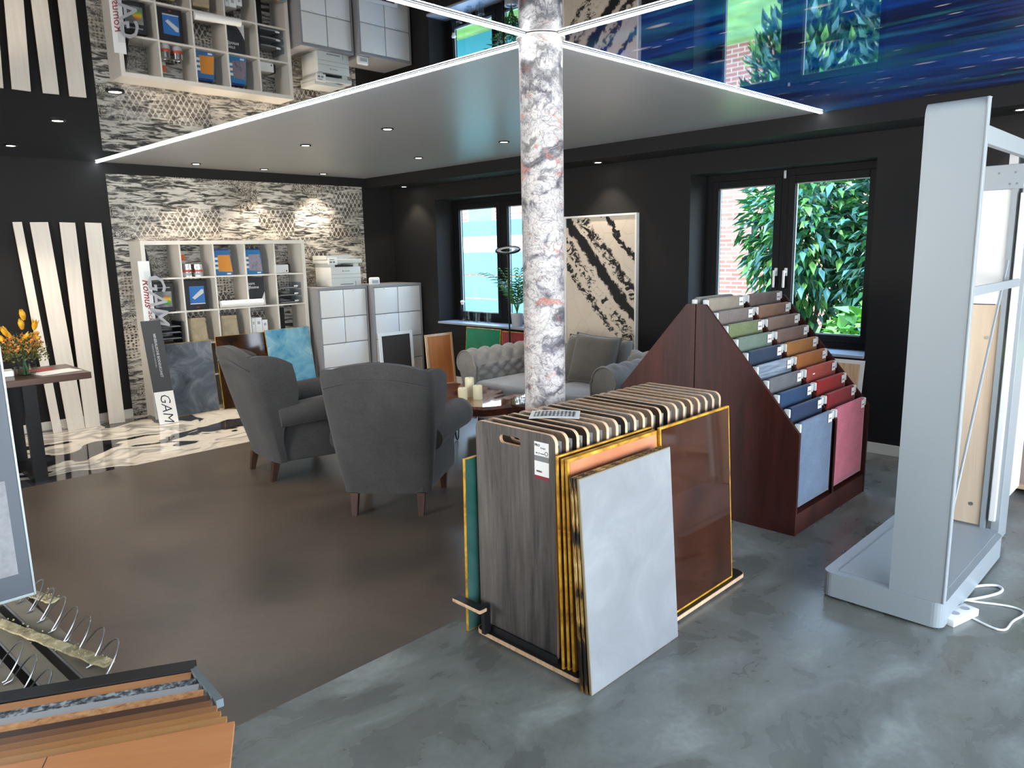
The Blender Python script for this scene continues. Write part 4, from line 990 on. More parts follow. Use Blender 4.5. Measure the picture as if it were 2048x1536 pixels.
for i in range(20):
    x = 2.030+i*.0605; y = 2.012-.0020*i
    t = thing('laminate_sample_board', '%s laminate board, %s of twenty in the rack' % (NAMES[order[i]], ordn[i]), 'sample board', (x, y, .0318), R(-90), group='laminate boards standing in the rack')
    o = bpy.data.objects.new('plywood_core', core_me); C.objects.link(o); o.parent = t
    # local frame: x across (to the viewer's right), front = -y
    o = bpy.data.objects.new('laminate_face', lam_mesh[order[i]]); C.objects.link(o); o.parent = t; o.location = (0, -bt, 0)
    o = bpy.data.objects.new('laminate_back', lam_mesh[order[i]]); C.objects.link(o); o.parent = t; o.location = (0, .0012, 0)
    f = -bt-.0013; zz = bh_-.035
    if i == 0:
        c_ = MB().box(.115, .19, f-.0008, f, zz-.055, zz).build('info_card', 'paper', t); c2 = MB().box(.115, .19, f-.0008, f, zz-.077, zz-.055).build('grey_label_band', 'midgrey', t)
        c3 = MB().box(.115, .19, f-.0008, f, zz-.135, zz-.077).build('info_card', 'paper', t); MB().box(.115, .19, f-.0008, f, zz-.150, zz-.135).build('red_label_band', plain('wine_red', '7a1f30', .5), t)
        text('PRO', .014, 'ink', c_, (.131, f-.001, zz-.014), bold=.0004); text('design', .011, 'midgrey', c_, (.160, f-.001, zz-.022)); text('NK 32', .008, 'ink', c_, (.133, f-.001, zz-.045)); text('laminat', .007, 'ink', c_, (.158, f-.001, zz-.045))
        m = MB(); m.torus((.178, f-.001, zz-.042), .0075, .0012, (0, 1, 0), 20, 5); m.build('round_seal', 'ink', c_)
        text('WINEO', .009, 'ink', c3, (.140, f-.001, zz-.118), bold=.0004)
    else:
        # tall info sheet near the right edge
        a, b = .135, .200
        MB().box(a, b, f-.0008, f, zz-.26, zz).build('info_sheet', CARD_A if i % 3 else MAT['paper'], t)
        if i in (4, 5, 10, 11, 13): MB().box(a+.004, b-.016, f-.0016, f-.0009, zz-.17, zz-.05).build('photo_print', CARD_P, t)
        elif i in (6, 7, 9, 12, 14, 17): MB().box(a+.02, b-.008, f-.0016, f-.0009, zz-.16, zz-.10).build('photo_print', CARD_P, t); MB().box(a+.022, b-.01, f-.0016, f-.0009, zz-.075, zz-.04).build('logo_print', 'ink', t)
        else: MB().prism([(a+.004, zz-.26+.02), (b-.006, zz-.26+.02), (a+.012, zz-.12), (a+.004, zz-.10)], f-.0016, f-.0009, 'y').build('photo_print', 'ink' if i in (2, 3) else 'darkgrey', t)
        MB().box(a+.008, b-.01, f-.0016, f-.0009, zz-.03, zz-.018).build('caption_print', 'midgrey', t)
# leaflet lying on the boards
t = thing('leaflet', 'white leaflet with grey room photo lying on top of the boards', 'leaflet', (2.285, 2.03, .0318+bh_+.0005), R(-52))
m = MB(); m.grid(lambda u, v: (-.105+.21*u, -.075+.15*v, .004*math.sin(u*3.1)+.001), 8, 4); m.bm.normal_update(); bmesh.ops.solidify(m.bm, geom=m.bm.faces[:], thickness=-.001); m.build('sheet', 'paper', t, 60)
mm = M('printed_room_photo', .5); X_, Y_, Z_ = mm.sep(mm.co()); mm.color(mm.ramp(mm.math('ADD', mm.math('MULTIPLY', mm.math('SINE', mm.math('MULTIPLY', X_, 380.0)), .25), mm.noise(mm.co(), 30, 3)), [(.3, '3c3c3e'), (.55, '8b8c8e'), (.8, 'd0d0d0')]))
m = MB(); m.grid(lambda u, v: (-.088+.176*u, -.045+.1*v, .004*math.sin((.08+.84*u)*3.1)+.0028), 8, 4); m.build('photo_print', mm.m, t, fix=False)

# resin sample panels leaning on the right side of the rack
def panel(label, x0, x1, y, z, h, tilt, face, edge, th=.010, b=.006):
    return board('resin_sample_panel', label, 'sample board', ((x0+x1)/2, y, z), x1-x0, h, th, tilt, face, edge, b)
panel('glossy dark brown resin panel with golden rim beside the upright boards', 2.585, 3.175, 1.668, .0318, .865, 3.2, EP_BROWN, 'gold_edge', .012, .010)
panel('golden rimmed panel directly against boards, rearmost of the leaning pile', 1.985, 2.60, 1.742, .0318, .86, 1.5, EP_DARK, 'gold_edge')
panel('golden rimmed panel in the middle of leaning pile, behind copper panel', 1.995, 2.60, 1.722, .0318, .85, 1.7, EP_DARK, 'gold_edge')
panel('copper orange resin panel with golden rim behind the light grey one', 2.0, 2.59, 1.700, .0318, .85, 2.2, EP_ORANGE, 'gold_edge', .014, .012)
panel('panel with burnt dark edge standing on floor behind light grey one', 1.955, 2.54, 1.625, 0, .835, 3.2, EP_DARK, 'dark_edge', .012)
panel('second dark edged panel on floor, touching the light grey front panel', 1.958, 2.545, 1.603, 0, .835, 3.6, EP_DARK, 'dark_edge', .010)
panel('large matt light grey panel standing in front of all others on the floor', 1.96, 2.553, 1.583, 0, .835, 4.0, EP_LIGHT, plain('pale_edge', '8a7a5a', .5), .010, .003)
o = board('resin_sample_panel', 'teal glossy panel with golden edge leaning at left of rack', 'sample board', (2.262, 2.262, 0), .59, .79, .012, -1.0, EP_TEAL, 'gold_edge', .004); o.location.y = 2.285

# ------------------------------------------------------------------ carpet pyramid
t = thing('carpet_display', 'dark mahogany pyramid display with stepped carpet samples', 'display stand', (3.955, 2.363, 0))
MAHO = woodl('mahogany', '220e09', '47201a', 'z', .45, .55)
def side(x0, x1, nm):
    MB().prism([(-.675, 0), (-.003, 0), (-.003, 1.306), (-.065, 1.306), (-.675, .60)], x0, x1, 'x').build(nm, MAHO, t)
    MB().prism([(.003, 0), (.675, 0), (.675, .60), (.065, 1.306), (.003, 1.306)], x0, x1, 'x').build(nm, MAHO, t)
side(0, .02, 'side_panel'); side(1.055, 1.075, 'side_panel'); 
MB().prism([(-.665, .12), (.665, .12), (.665, .58), (.055, 1.29), (-.055, 1.29), (-.665, .58)], .525, .545, 'x').build('middle_panel', MAHO, t)
MB().box(.02, 1.055, -.672, -.655, 0, .125).build('plinth', MAHO, t); MB().box(.02, 1.055, .655, .672, 0, .125).build('plinth', MAHO, t)
MB().box(.02, 1.055, -.655, .655, .105, .125).build('bottom_board', MAHO, t); MB().box(.525, .545, -.672, -.655, .125, .60).build('middle_post', MAHO, t)
CW = MAT['clipw'] = plain('white_hook_cap', 'cfd2cf', .4)
cols = [[('a79c8b', 'beige mottled'), ('8a8079', 'grey brown'), ('7f8b62', 'moss green'), ('76897a', 'sage green'), ('2a3b52', 'midnight blue'), ('7a8794', 'striped blue grey'), ('6a6c6e', 'slate grey'), ('1f3f63', 'royal blue'), ('1d3352', 'navy blue'), ('6d7f96', 'long dusty blue')],
        [('76665f', 'heathered dark brown'), ('93705a', 'rust brown'), ('8d7668', 'speckled taupe'), ('836b60', 'darker speckled taupe'), ('b0763c', 'ochre'), ('b06a32', 'burnt orange'), ('b0493a', 'coral red'), ('a01818', 'bright red'), ('8f1620', 'crimson'), ('cf6f80', 'long pink')]]
proto = {}
def sample(cc, rr_, back=False):
    x0, x1 = ((4.005, 4.465) if cc == 0 else (4.515, 4.995))
    y = 2.325-.0672*rr_; z = 1.335-.0757*rr_
    if back: y = 2*2.363-y
    L = .50 if rr_ == 9 else .30
    col, nm = cols[cc][rr_] if not back else (('9a958c', '8f8a84', '8a8f8a', '7b8285', '83888c', '7a7f86', '767676', '6f7a86', '7a7a80', '808890')[rr_], 'grey')
    if back: lab = 'carpet sample on the rear slope of the pyramid, %s from the top' % (ordn[rr_] if rr_ else 'first')
    else: lab = '%s carpet sample, %s bay of the pyramid, %s row from top' % (nm, ('left', 'right')[cc], ('first', 'second', 'third', 'fourth', 'fifth', 'sixth', 'seventh', 'eighth', 'ninth', 'tenth')[rr_])
    o = thing('carpet_sample', lab, 'carpet sample', (x0, y, z), group='carpet samples on the pyramid', rotz=0)
    w_ = x1-x0
    key = (round(w_, 3), L, back)
    if key not in proto:
        m = MB(); sg = 1 if back else -1
        def fn(u, v):
            # a pad folded over the rail: front flap, crown, short back flap
            x = .012+(w_-.024)*u
            cor = .022*max(0, abs(2*u-1)-.93)/.07
            if v < .6: q = v/.6; return (x, sg*.016, -L+(L-.012-cor)*q)
            if v < .85: a = (v-.6)/.25*math.pi; return (x, sg*(.016*math.cos(a)), -.012-cor+.014*math.sin(a))
            return (x, -sg*.016, -.012-cor-.25*(v-.85)/.15*.6)
        m.grid(fn, 30, 18); m.bm.normal_update(); bmesh.ops.solidify(m.bm, geom=m.bm.faces[:], thickness=.006)
        bmesh.ops.recalc_face_normals(m.bm, faces=m.bm.faces[:]); me = bpy.data.meshes.new('carpet'); m.bm.to_mesh(me); m.bm.free(); me.shade_smooth(); proto[key] = me
    me = proto[key].copy(); me.materials.clear(); me.materials.append(fabric('carpet_'+nm.replace(' ', '_'), tuple(c*.72 for c in lin(col)[:3]), .22 if nm not in ('striped blue grey',) else .4, 90 if 'speck' not in nm and 'heath' not in nm else 60, .98, .2))
    if nm == 'striped blue grey':
        q = M('carpet_striped_blue_grey', .95); q.color(q.ramp(q.noise(q.co((3, 20, 60)), 1, 5), [(.35, '5b6876'), (.65, '95a1ad')])); me.materials.clear(); me.materials.append(q.m)
    p = bpy.data.objects.new('carpet_pad', me); C.objects.link(p); p.parent = o
    sg = 1 if back else -1
    MB().box(.0, w_, -.010, .010, -.045, -.014, .003).build('hanger_rail', 'black_metal', o)
    for xx in ((-.008, .010), (w_-.010, w_+.008)): MB().box(xx[0], xx[1], -.018, .018, -.055, -.004, .006).build('end_cap', CW, o, 40)
    if not back:
        MB().box(w_-.085, w_-.030, sg*.0212, sg*.0205, -.062, -.010, .0003).build('price_label', 'paper', o); MB().box(w_-.078, w_-.040, sg*.0216, sg*.02125, -.044, -.036).build('label_print', 'midgrey', o)
        if nm == 'coral red': MB().box(.09, .125, sg*.0212, sg*.0205, -.048, -.040).build('white_sticker', 'paper', o)
for cc in (0, 1):
    for rr_ in range(10): sample(cc, rr_)
for rr_ in range(9): sample(0, rr_, True)
t = thing('framed_sample', 'white framed small board leaning at wall behind right bay of pyramid', 'sample board', (5.93, 2.30, 0), rot=(R(-8), 0, R(-90)))
MB().box(-.22, .22, -.015, 0, 0, .74).build('panel', 'white', t); MB().box(-.19, .19, -.0165, -.0152, .03, .71).build('face', 'birch', t)

# ------------------------------------------------------------------ white shop gondola
t = thing('shop_gondola', 'tall white metal display stand with broad base at the right', 'display stand', (3.34, .767, 0))
WM = 'white_metal'
P = rrect(-.005, 1.065, 0, .515, .045, 6); MB().prism(P, .012, .128, 'z').build('base_plinth', WM, t); MB().box(.02, 1.04, .02, .49, 0, .012).build('plinth_recess', 'black', t)
P = rrect(.03, 1.11, .05, .485, .01, 3); MB().prism([(.04, .03), (1.03, .03), (1.03, .455), (.04, .455)], .1285, .1305, 'z').build('base_shelf', WM, t)
# end panel: thin sheet whose top bends backwards
m = MB(); prof = [(0, .128), (0, 2.13)] + [(.035-.035*math.cos(R(a)), 2.13+.06*math.sin(R(a))) for a in range(10, 91, 10)] + [(.07, 2.192)]
def ep(u, v):
    k = v*(len(prof)-1); i = min(int(k), len(prof)-2); f_ = k-i; x = prof[i][0]+(prof[i+1][0]-prof[i][0])*f_; z = prof[i][1]+(prof[i+1][1]-prof[i][1])*f_
    return (x, .008+.212*u, z)
m.grid(ep, 3, len(prof)); m.bm.normal_update(); bmesh.ops.solidify(m.bm, geom=m.bm.faces[:], thickness=-.004); m.build('end_panel', WM, t, 40)
MB().box(-.003, .03, 0, .008, .128, 2.185, .002).build('panel_edge', WM, t)
# rear frame of the far half
BG = wood('beige_back_board', 'c9ae90', 'd9c3a8', 'z', .7, .5)
MB().box(.10, .13, .05, .075, .13, 2.1).build('upright', WM, t); 
MB().box(.03, 1.09, .03, .06, 2.03, 2.10, .003).build('top_rail', WM, t)
MB().box(.10, 1.08, .045, .055, 1.42, 1.46, .002).build('shelf_bracket', WM, t)
MB().tube([(1.06, .10, 1.55), (.12, .06, .22)], .006, 6).build('diagonal_strut', WM, t)
far = thing('shop_gondola', 'second white display frame with beige board behind the tall stand', 'display stand', (4.46, .82, 0))
MB().box(.0, .016, .07, .215, .13, 1.32).build('back_board', BG, far); MB().box(.0, .014, .07, .215, 1.325, 1.90).build('upper_panel', 'white', far)
MB().cyl((-.004, .12, .24), (0, .12, .24), .010, 12).build('screw', 'steel', far); MB().cyl((-.004, .12, 1.15), (0, .12, 1.15), .008, 12).build('screw', 'steel', far)
m = MB(); m.box(-.012, .0, .045, .068, .12, 2.02).box(.0, .05, .045, .05, .12, 2.02); m.build('upright', WM, far)
m = MB(); m.box(-.02, .03, .0, .03, .17, 1.88, .004); m.build('cover_strip', 'white', far)
m = MB(); m.box(-.020, -.0125, .02, .20, 1.90, 2.02, .002); m.build('head_plate', WM, far)
for (y, z) in ((.06, 1.98), (.13, 1.98), (.05, 1.925), (.08, 1.925)): MB().cyl((-.022, y, z), (-.018, y, z), .006, 8).build('slot_hole', 'midgrey', far)
MB().prism([(-.05, 0.0), (.0, .0), (.0, .12), (-.05, .12)], -.02, .23, 'y').build('foot', WM, far)
MB().box(.0, .18, -.02, .02, .05, 2.16, .003).build('side_panel', WM, far); MB().box(-.03, .0, .03, .06, .0, .03).build('levelling_foot', 'black', far)
MB().box(.02, .9, .06, .10, .13, 2.1, .002).build('rear_wall', 'white', far)

# sideboard and picture on it
t = thing('sideboard', 'whitewashed wooden sideboard with panelled doors at right edge', 'sideboard', (5.60, 1.035, 0))
OAK = wood('whitewashed_pine', '8f7a70', 'b7a294', 'z', .6, .5); OAKL = wood('pale_pine_top', 'b09070', 'd0b291', 'y', .5, .5)
W_ = 1.25
MB().box(.01, .42, -W_, 0, .06, .72).build('carcass', OAK, t); MB().box(-.015, .43, -W_-.015, .015, .72, .75, .006).build('worktop', OAKL, t); MB().box(-.01, .42, -W_-.01, .01, .045, .075, .004).build('plinth_rail', OAKL, t)
for k in range(3):
    a = -.025-k*.41; b = a-.38
    d = MB().box(-.008, .01, b, a, .59, .705, .003).build('drawer', OAK, t); MB().lathe([(0, 0), (.012, .004), (.014, .014), (.008, .02), (0, .02)], seg=14, cap=False).build('knob', 'black_metal', d, 40, (-.008, (a+b)/2+.12, .65)).rotation_euler = (0, R(-90), 0)
    d = MB().box(-.008, .01, b, a, .10, .57, .003).box(-.014, -.008, b, b+.05, .10, .57, .003).box(-.014, -.008, a-.05, a, .10, .57, .003).box(-.014, -.008, b+.05, a-.05, .10, .155, .003).box(-.014, -.008, b+.05, a-.05, .515, .57, .003).build('door', OAK, t, 35); MB().lathe([(0, 0), (.012, .004), (.014, .014), (.008, .02), (0, .02)], seg=14, cap=False).build('knob', 'black_metal', d, 40, (-.014, b+.03, .33)).rotation_euler = (0, R(-90), 0)
for y in (-.05, -W_+.05): MB().box(.03, .09, y-.03, y+.03, 0, .06).build('foot', OAK, t)
t = thing('picture_board', 'white edged board with photo of dark furniture on green lawn', 'picture', (5.665, .62, .751), rot=(R(-4), 0, R(-90)))
MB().box(-.43, .43, -.012, 0, 0, .262).build('panel', 'white', t)
gm = M('garden_photo', .35); gm.color(gm.ramp(gm.noise(gm.co((3, 1, 8)), 1.5, 4), [(.3, '6f9a3c'), (.6, 'a9c86a'), (.8, 'c6d98f')])); MB().box(-.43, .43, -.0135, -.0122, .03, .235).build('photo_print', gm.m, t)
PD = 'darkgrey'
MB().box(-.43, .43, -.0145, -.0136, .03, .06).build('printed_terrace', 'midgrey', t)
for k in range(4):
    a = -.40+k*.2
    MB().prism([(a, .085), (a+.11, .085), (a+.115, .13), (a+.09, .145), (a+.05, .13), (a+.02, .145)], -.0148, -.0137, 'y').build('printed_chair', PD, t); MB().prism([(a+.005, .045), (a+.03, .085), (a+.02, .085), (a-.005, .045)], -.0148, -.0146, 'y').build('printed_leg', PD, t); MB().prism([(a+.085, .045), (a+.1, .085), (a+.09, .085), (a+.075, .045)], -.0148, -.0146, 'y').build('printed_leg', PD, t)
text('Terrasse', .022, 'ink', t, (-.32, -.0125, .014))
text('Garten', .014, 'midgrey', t, (-.38, -.0125, .247))

# cables and power strip on the floor at the gondola
t = thing('power_strip', 'white multi socket lying on the floor behind tall stand', 'power strip', (3.52, .748, 0), R(75))
MB().box(-.035, .035, -.10, .10, 0, .035, .006).build('housing', 'white', t, 35)
for k in range(2): MB().lathe([(0, 0), (.018, 0), (.018, .002), (0, .002)], seg=20, cap=False).build('socket', 'lightgrey', t, None, (0, -.05+.08*k, .035))
t = thing('power_adapter', 'black plug adapter beside the white multi socket', 'plug', (3.555, .805, 0)); MB().box(-.03, .03, -.025, .025, 0, .05, .006).build('housing', 'black', t, 35)
t = thing('power_plug', 'white plug lying behind black adapter on the grey floor', 'plug', (3.64, .815, 0), R(30)); MB().box(-.04, .04, -.022, .022, 0, .04, .01).build('housing', 'white', t, 40)
def cable(name, label, pts, r, mat):
    cu = bpy.data.curves.new(name, 'CURVE'); cu.dimensions = '3D'; s = cu.splines.new('NURBS'); s.points.add(len(pts)-1); s.use_endpoint_u = True; s.order_u = 4
    for p, q in zip(s.points, pts): p.co = (*q, 1)
    cu.bevel_depth = r; cu.bevel_resolution = 3; cu.resolution_u = 8; o = bpy.data.objects.new(name, cu); C.objects.link(o); dg = bpy.context.evaluated_depsgraph_get()
    me = bpy.data.meshes.new_from_object(o.evaluated_get(dg)); bpy.data.objects.remove(o); me.materials.clear(); me.materials.append(MAT[mat]); me.name = name
    o = bpy.data.objects.new(name, me); C.objects.link(o); tag(o, label, 'cable')
cable('power_cable', 'thick white cable forming a flat loop behind the tall stand', [(3.60, .88, .006), (3.72, .86, .006), (3.88, .80, .006), (3.99, .72, .006), (3.99, .68, .006), (3.93, .66, .006), (3.80, .72, .006), (3.70, .78, .006), (3.66, .80, .02)], .0065, 'white')
cable('power_cable', 'long white cable lying furthest into the room in a wide loop', [(3.69, .81, .02), (3.72, .76, .006), (3.76, .69, .005), (3.80, .60, .005), (3.78, .545, .005), (3.72, .545, .005), (3.64, .575, .005), (3.54, .565, .005), (3.51, .595, .005), (3.53, .65, .005), (3.57, .73, .005), (3.60, .78, .02)], .005, 'white')
cable('thin_cable', 'thin black cable hanging down behind the tall stand to the plugs', [(3.44, .80, .46), (3.45, .81, .36), (3.48, .80, .27), (3.46, .80, .16), (3.56, .80, .10), (3.64, .80, .06), (3.60, .82, .02)], .0025, 'black')

# ------------------------------------------------------------------ table with flowers
t = thing('dining_table', 'dark wooden table with black steel frame legs at the left', 'table', (.60, 6.62, 0))
TW = wood('dark_table_wood', '2a1a12', '5a3a26', 'x', .3, .6)
MB().box(-1.0, 1.08, -.33, .34, .742, .792, .004).build('tabletop', TW, t)
for x in (.66, -.72):
    m = MB(); m.box(x-.045, x+.045, -.32, -.275, 0, .742).box(x-.045, x+.045, .285, .33, 0, .742).box(x-.045, x+.045, -.275, .285, 0, .045); m.build('leg_frame', 'black_metal', t)
t = thing('glass_vase', 'clear glass vase holding the yellow flowers', 'vase', (1.30, 6.53, .793))
MB().lathe([(0, .002), (.06, .002), (.072, .03), (.075, .08), (.055, .14), (.042, .17), (.05, .20), (.054, .205)], seg=32, cap=False).build('glass_body', 'clear', t, 50)
MB().lathe([(0, .004), (.058, .004), (.070, .03), (.072, .075), (0, .075)], seg=28, cap=False).build('water', m_glass('vase_water', (.80, .82, .74)), t, 50)
fl = thing('flower_bouquet', 'bouquet of yellow lilies with small orange blossoms', 'flowers', (1.30, 6.53, .80))
rr = random.Random(4)
m = MB()
for k in range(22):
    a = rr.uniform(0, 6.28); s_ = rr.uniform(.2, 1)
    m.tube([(.02*math.cos(a+2), .02*math.sin(a+2), .0), (.01*math.cos(a), .01*math.sin(a), .15), (.10*s_*math.cos(a), .10*s_*math.sin(a), .26+.06*rr.random())], .003, 5)
m.build('stems', 'leafgreen2', fl, 40)
YEL = mottled('lily_yellow', [(.3, 'd08c10'), (.7, 'f0c02c')], 20, .5)
for k, (x, y, z, tilt) in enumerate(((-.09, -.02, .33, 20), (.0, -.05, .30, 70), (.015, .0, .37, 10), (.03, -.02, .44, -5), (.09, 0, .36, -15), (.07, .05, .30, -60), (-.05, .06, .31, 40), (.11, -.03, .29, -70), (-.11, .02, .29, 60))):
    m = MB()
    for q in range(6):
        a = q*math.pi/3; pr = [(.006, 0), (.016, .03), (.017, .055), (.006+.016*(k % 3 == 1), .085)]
        V = []
        for (r_, z_) in pr:
            wv = .012*math.sin(math.pi*min(1, z_/.09+.08)); c, s = math.cos(a), math.sin(a)
            V.append([m.bm.verts.new((r_*c-wv*s, r_*s+wv*c, z_)), m.bm.verts.new(((r_+.004)*c, (r_+.004)*s, z_)), m.bm.verts.new((r_*c+wv*s, r_*s-wv*c, z_))])
        for A_, B_ in zip(V, V[1:]):
            m.bm.faces.new((A_[0], A_[1], B_[1], B_[0])); m.bm.faces.new((A_[1], A_[2], B_[2], B_[1]))
    o = m.build('lily_bloom', YEL, fl, 70, (x, y, z-.03), fix=False); o.rotation_euler = (R(rr.uniform(-20, 20)), R(-tilt), rr.random()*6)
ORB = mottled('orange_blossom', [(.3, 'a8641e'), (.7, 'd89a48')], 40, .7); GRN = mottled('filler_green', [(.3, '3c4420'), (.7, '7d7a38')], 30, .8)
for nm, mat, n_, zr, rad in (('filler_blossoms', ORB, 330, (.20, .31), .14), ('filler_leaves', GRN, 520, (.14, .27), .16)):
    m = MB()
    for k in range(n_):
        a = rr.uniform(0, 6.28); q = rad*math.sqrt(rr.random()); p = Vector((q*math.cos(a), q*math.sin(a), rr.uniform(*zr)-.25*q)); L = rr.uniform(.012, .03)
        d = Vector((rr.gauss(0, 1), rr.gauss(0, 1), rr.gauss(.5, 1))).normalized(); s_ = d.orthogonal().normalized()*L*.4
        m.face([p-s_, p+d*L*.5, p+s_, p-d*L*.5+Vector((0, 0, .004))])
    o = m.build(nm, mat, fl, fix=False); o['kind'] = 'stuff'
t = thing('leaflet', 'white open brochure lying on right end of dark table', 'leaflet', (1.49, 6.50, .7925), R(12)); MB().box(-.14, .15, -.10, .10, 0, .004, .001).build('pages', 'paper', t)
t = thing('leaflet', 'dark red brochure under the white one near the vase', 'leaflet', (1.42, 6.72, .7925), R(-10)); MB().box(-.10, .10, -.09, .09, 0, .003).build('cover', 'red', t)
t = thing('desk_notepad', 'white stack of cards left of the vase', 'cards', (1.13, 6.60, .7925), R(-6)); MB().box(-.10, .10, -.07, .07, 0, .045, .006).build('cards', 'paper', t)

# ------------------------------------------------------------------ left foreground displays
t = thing('sample_step_display', 'flooring display frame carrying overlapping sample strips in the left foreground', 'display stand', (0, 0, 0))
U = Vector((math.cos(R(-28)), math.sin(R(-28)), 0)); Vv = Vector((math.sin(R(-28)), -math.cos(R(-28)), 0))
Rz = Matrix.Rotation(R(-28), 3, 'Z')
RE = [(.632, 1.819), (.621, 1.761), (.609, 1.711), (.600, 1.660), (.590, 1.610), (.580, 1.564), (.573, 1.518), (.563, 1.474), (.557, 1.429), (.553, 1.382)]
t.location = (RE[0][0], RE[0][1], 0); t.rotation_euler = (0, 0, R(-28))
MB().box(-.95, .005, .002, .055, .575, .604, .003).build('back_rail', 'black', t); MB().box(-.50, .0, -.55, .05, .03, .50, .01).build('cabinet_body', 'darkgrey', t); MB().box(-.47, -.04, -.50, .0, 0, .03).build('plinth', 'black', t)
def tl(x, y, z): q = Matrix.Rotation(R(28), 3, 'Z') @ Vector((x-RE[0][0], y-RE[0][1], 0)); return (q.x, q.y, z)
m = MB(); q_ = [tl(.634, 1.842, .601), tl(.650, 1.838, .601), tl(.604, 1.560, .655), tl(.588, 1.562, .655)]; A_ = [m.bm.verts.new(p) for p in q_]; B_ = [m.bm.verts.new((p[0], p[1], p[2]-.02)) for p in q_]
m.bm.faces.new(A_); m.bm.faces.new(B_[::-1]); [m.bm.faces.new((A_[k], A_[(k+1) % 4], B_[(k+1) % 4], B_[k])) for k in range(4)]; m.build('side_rail', plain('blue_grey_rail', '66757b', .5), t)
MB().box(-.49, -.01, -.50, -.46, .48, .60).box(-.49, -.01, -.03, .0, .48, .59).build('support_bar', 'black', t)
SM = [(wood('step_beech', 'b5784a', 'd09a66', 'x', .5, .5), 'beech wood strip'), (mottled('rubber_granulate', [(.38, '23282c'), (.5, '5f686e'), (.62, 'aab2b6')], 60, .8, 0, 3), 'speckled grey rubber strip'), (plain('light_grey_felt', 'a9abad', .9), 'plain light grey strip'),
      (mottled('cork', [(.3, '9c6238'), (.45, 'c48a56'), (.7, 'dba878')], 45, .8, .5, 4), 'cork strip'), (wood('step_walnut', '38200f', '553018', 'x', .45, .5), 'dark walnut strip'), (wood('step_brown', '6e4424', '94633a', 'x', .45, .5), 'brown nutwood strip'),
      (wood('step_tan', '8f5f34', 'b07a48', 'x', .45, .5), 'tan oak strip'), (wood('step_honey', 'a87038', 'c88d50', 'x', .45, .5), 'honey coloured oak strip'), (wood('step_light', 'b27c44', 'd09a5c', 'x', .4, .5), 'light beech strip'), (wood('step_orange', 'bb7440', 'd89660', 'x', .38, .35), 'large orange beech board')]
for k in range(10):
    mat, nm = SM[k]; z = .600+.012*k
    d = .42 if k == 9 else .13
    lab = nm+', %s from the back in the left foreground display' % ('first', 'second', 'third', 'fourth', 'fifth', 'sixth', 'seventh', 'eighth', 'ninth', 'last')[k] if k < 9 else 'large orange beech board at the bottom left, nearest to the viewer'
    o = thing('flooring_sample', lab, 'flooring sample', (RE[k][0], RE[k][1], z), R(-28), group='overlapping flooring samples in the foreground')
    MB().box(-.80, 0, -d, 0, -.010, 0, .001).build('strip', mat, o)
    if k in (4, 9): MB().box(-.34, -.3385, -d, .0, 0, .0004).build('plank_joint', 'walnut', o)

t = thing('ring_sample_stand', 'grey stand with narrow sample slats in the left foreground', 'display stand', (.30, 2.42, 0))
SLAT = plain('grey_brown_slat', '7d7668', .45, 0, .5, .15); SL2 = plain('dark_green_grey_slat', '3c403e', .4, 0, .5, .15)
MB().box(-.60, .20, -.28, .50, .0, .46, .01).build('stand_body', 'darkgrey', t); MB().box(-.62, .21, -.38, .52, .46, .475, .004).build('top_board', 'black', t)
rr = random.Random(5); n_sl = 0
xs_ = [-.36, -.28, -.20, -.12, -.04, .04, .12]
for k, x in enumerate(xs_):
    z = .500+.010*k
    o = MB().box(0, .054, -.50, .50, -.012, 0, .002).build('slat', SL2 if k < 3 else SLAT, t, None, (x, 0, z)); o.rotation_euler = (0, R(-9), R(4))
    MB().box(-.002, .0, -.50, .50, -.012, .001).build('bright_edge', 'midgrey', o)
    cnt = {6: 9, 3: 5, 4: 3, 2: 3}.get(k, 0)
    for j in range(cnt):
        yy = .44-.098*j-(.05 if k == 3 else 0) if k in (6, 3) else -.12-.11*j
        pts = [(.030+.066*math.sin(a*math.pi/12)+.010*(a/12), yy-.048*math.cos(a*math.pi/12)-.02, .004+.058*math.sin(a*math.pi/12)) for a in range(13)]
        pts = [(.02, pts[0][1], .004)]+pts+[(.02, pts[-1][1], .004)]
        MB().tube(pts, .0022, 6).build('binding_ring', 'steel', o, 50)
CR = mottled('crumbled_cork_strip', [(.3, '7d7458'), (.55, 'b9ad86'), (.75, 'ded4b4')], 30, .9, .5, 6)
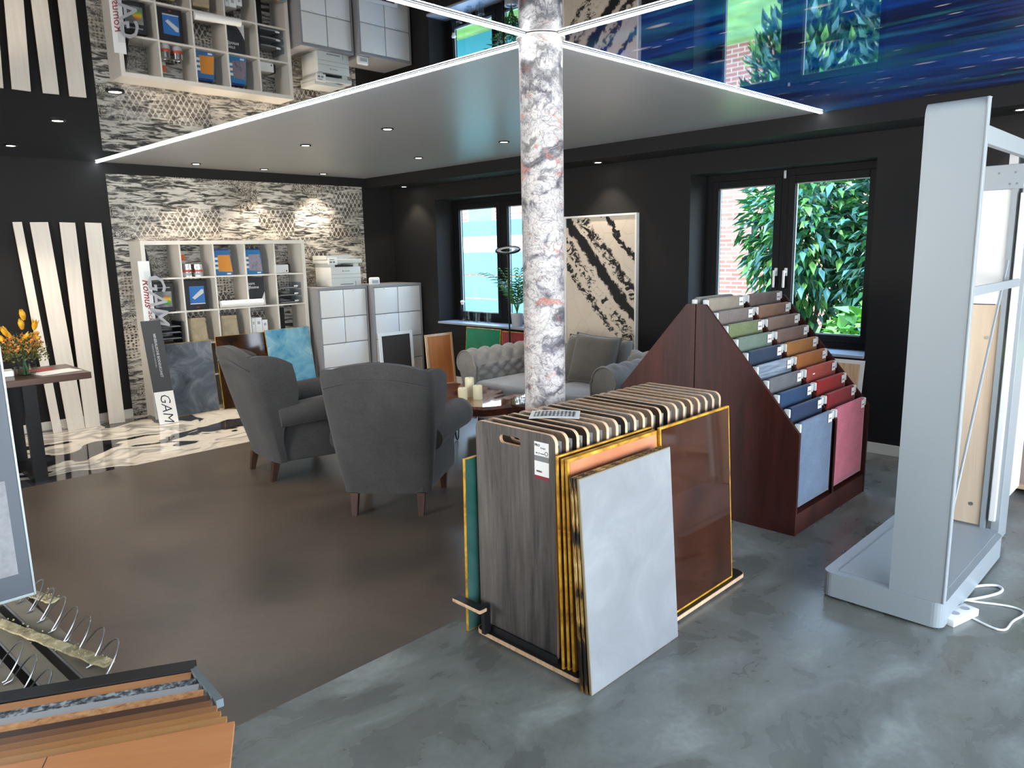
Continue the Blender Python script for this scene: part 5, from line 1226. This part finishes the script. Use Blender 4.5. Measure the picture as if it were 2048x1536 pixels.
for (a, b, lab) in (((.33, 2.66, .565), (.50, 2.04, .585), 'beige crumbly cork strip lying diagonally over the slats'), ((.44, 2.86, .56), (.505, 2.58, .58), 'short beige crumbly strip near the hanging grey board')):
    a, b = Vector(a), Vector(b); d = b-a; L = d.length; ang = math.atan2(d.y, d.x)
    o = thing('cork_strip', lab, 'strip', tuple(a), ang); m = MB(); m.grid(lambda u, v: (L*u, -.016+.032*v+.0015*math.sin(u*40), .006+.001*math.sin(u*53+v*7)+(b.z-a.z)*u), 40, 5); m.bm.normal_update(); bmesh.ops.solidify(m.bm, geom=m.bm.faces[:], thickness=.006); m.build('strip', CR, o, 60)
    m = MB()
    for k in range(70):
        u = rr.random(); q = MB(); p = Vector((L*u, rr.gauss(0, .014), .012+(b.z-a.z)*u)); s_ = rr.uniform(.0015, .0045)
        vs = [m.bm.verts.new(p+Vector(c)*s_) for c in ((1, 0, 0), (-1, 0, 0), (0, 1, 0), (0, -1, 0), (0, 0, 1), (0, 0, -1))]
        for f in ((0, 2, 4), (2, 1, 4), (1, 3, 4), (3, 0, 4), (2, 0, 5), (1, 2, 5), (3, 1, 5), (0, 3, 5)): m.bm.faces.new([vs[i] for i in f])
    m.build('crumbs', CR, o, fix=False)['kind'] = 'stuff'
# hanging board at the far left
t = thing('hanging_sample_board', 'large grey sample board with pale metal edge at left image border', 'display board', (.425, 2.39, .70))
MB().box(-.70, -.006, 0, .022, .008, 1.0).build('panel', plain('slate_blue_board', '4b535c', .5), t)
MB().box(-.006, .0, -.003, .025, 0, 1.0, .001).box(-.70, -.006, -.003, .025, 0, .008, .001).build('metal_edge', plain('pale_edge_strip', 'a7b4b4', .35, .3), t)
MB().box(-.70, -.036, -.003, -.0002, .075, .35).build('sample_face', mottled('grey_linen', [(.3, '7e8083'), (.7, '939598')], 40, .8, 0, 4), t)
MB().box(-.70, -.063, -.005, -.0002, .352, .72).build('white_sheet', 'paper', t)
MB().cyl((-.35, .04, -.185), (-.35, .04, 1.0), .012, 10).build('post', 'steel', t)
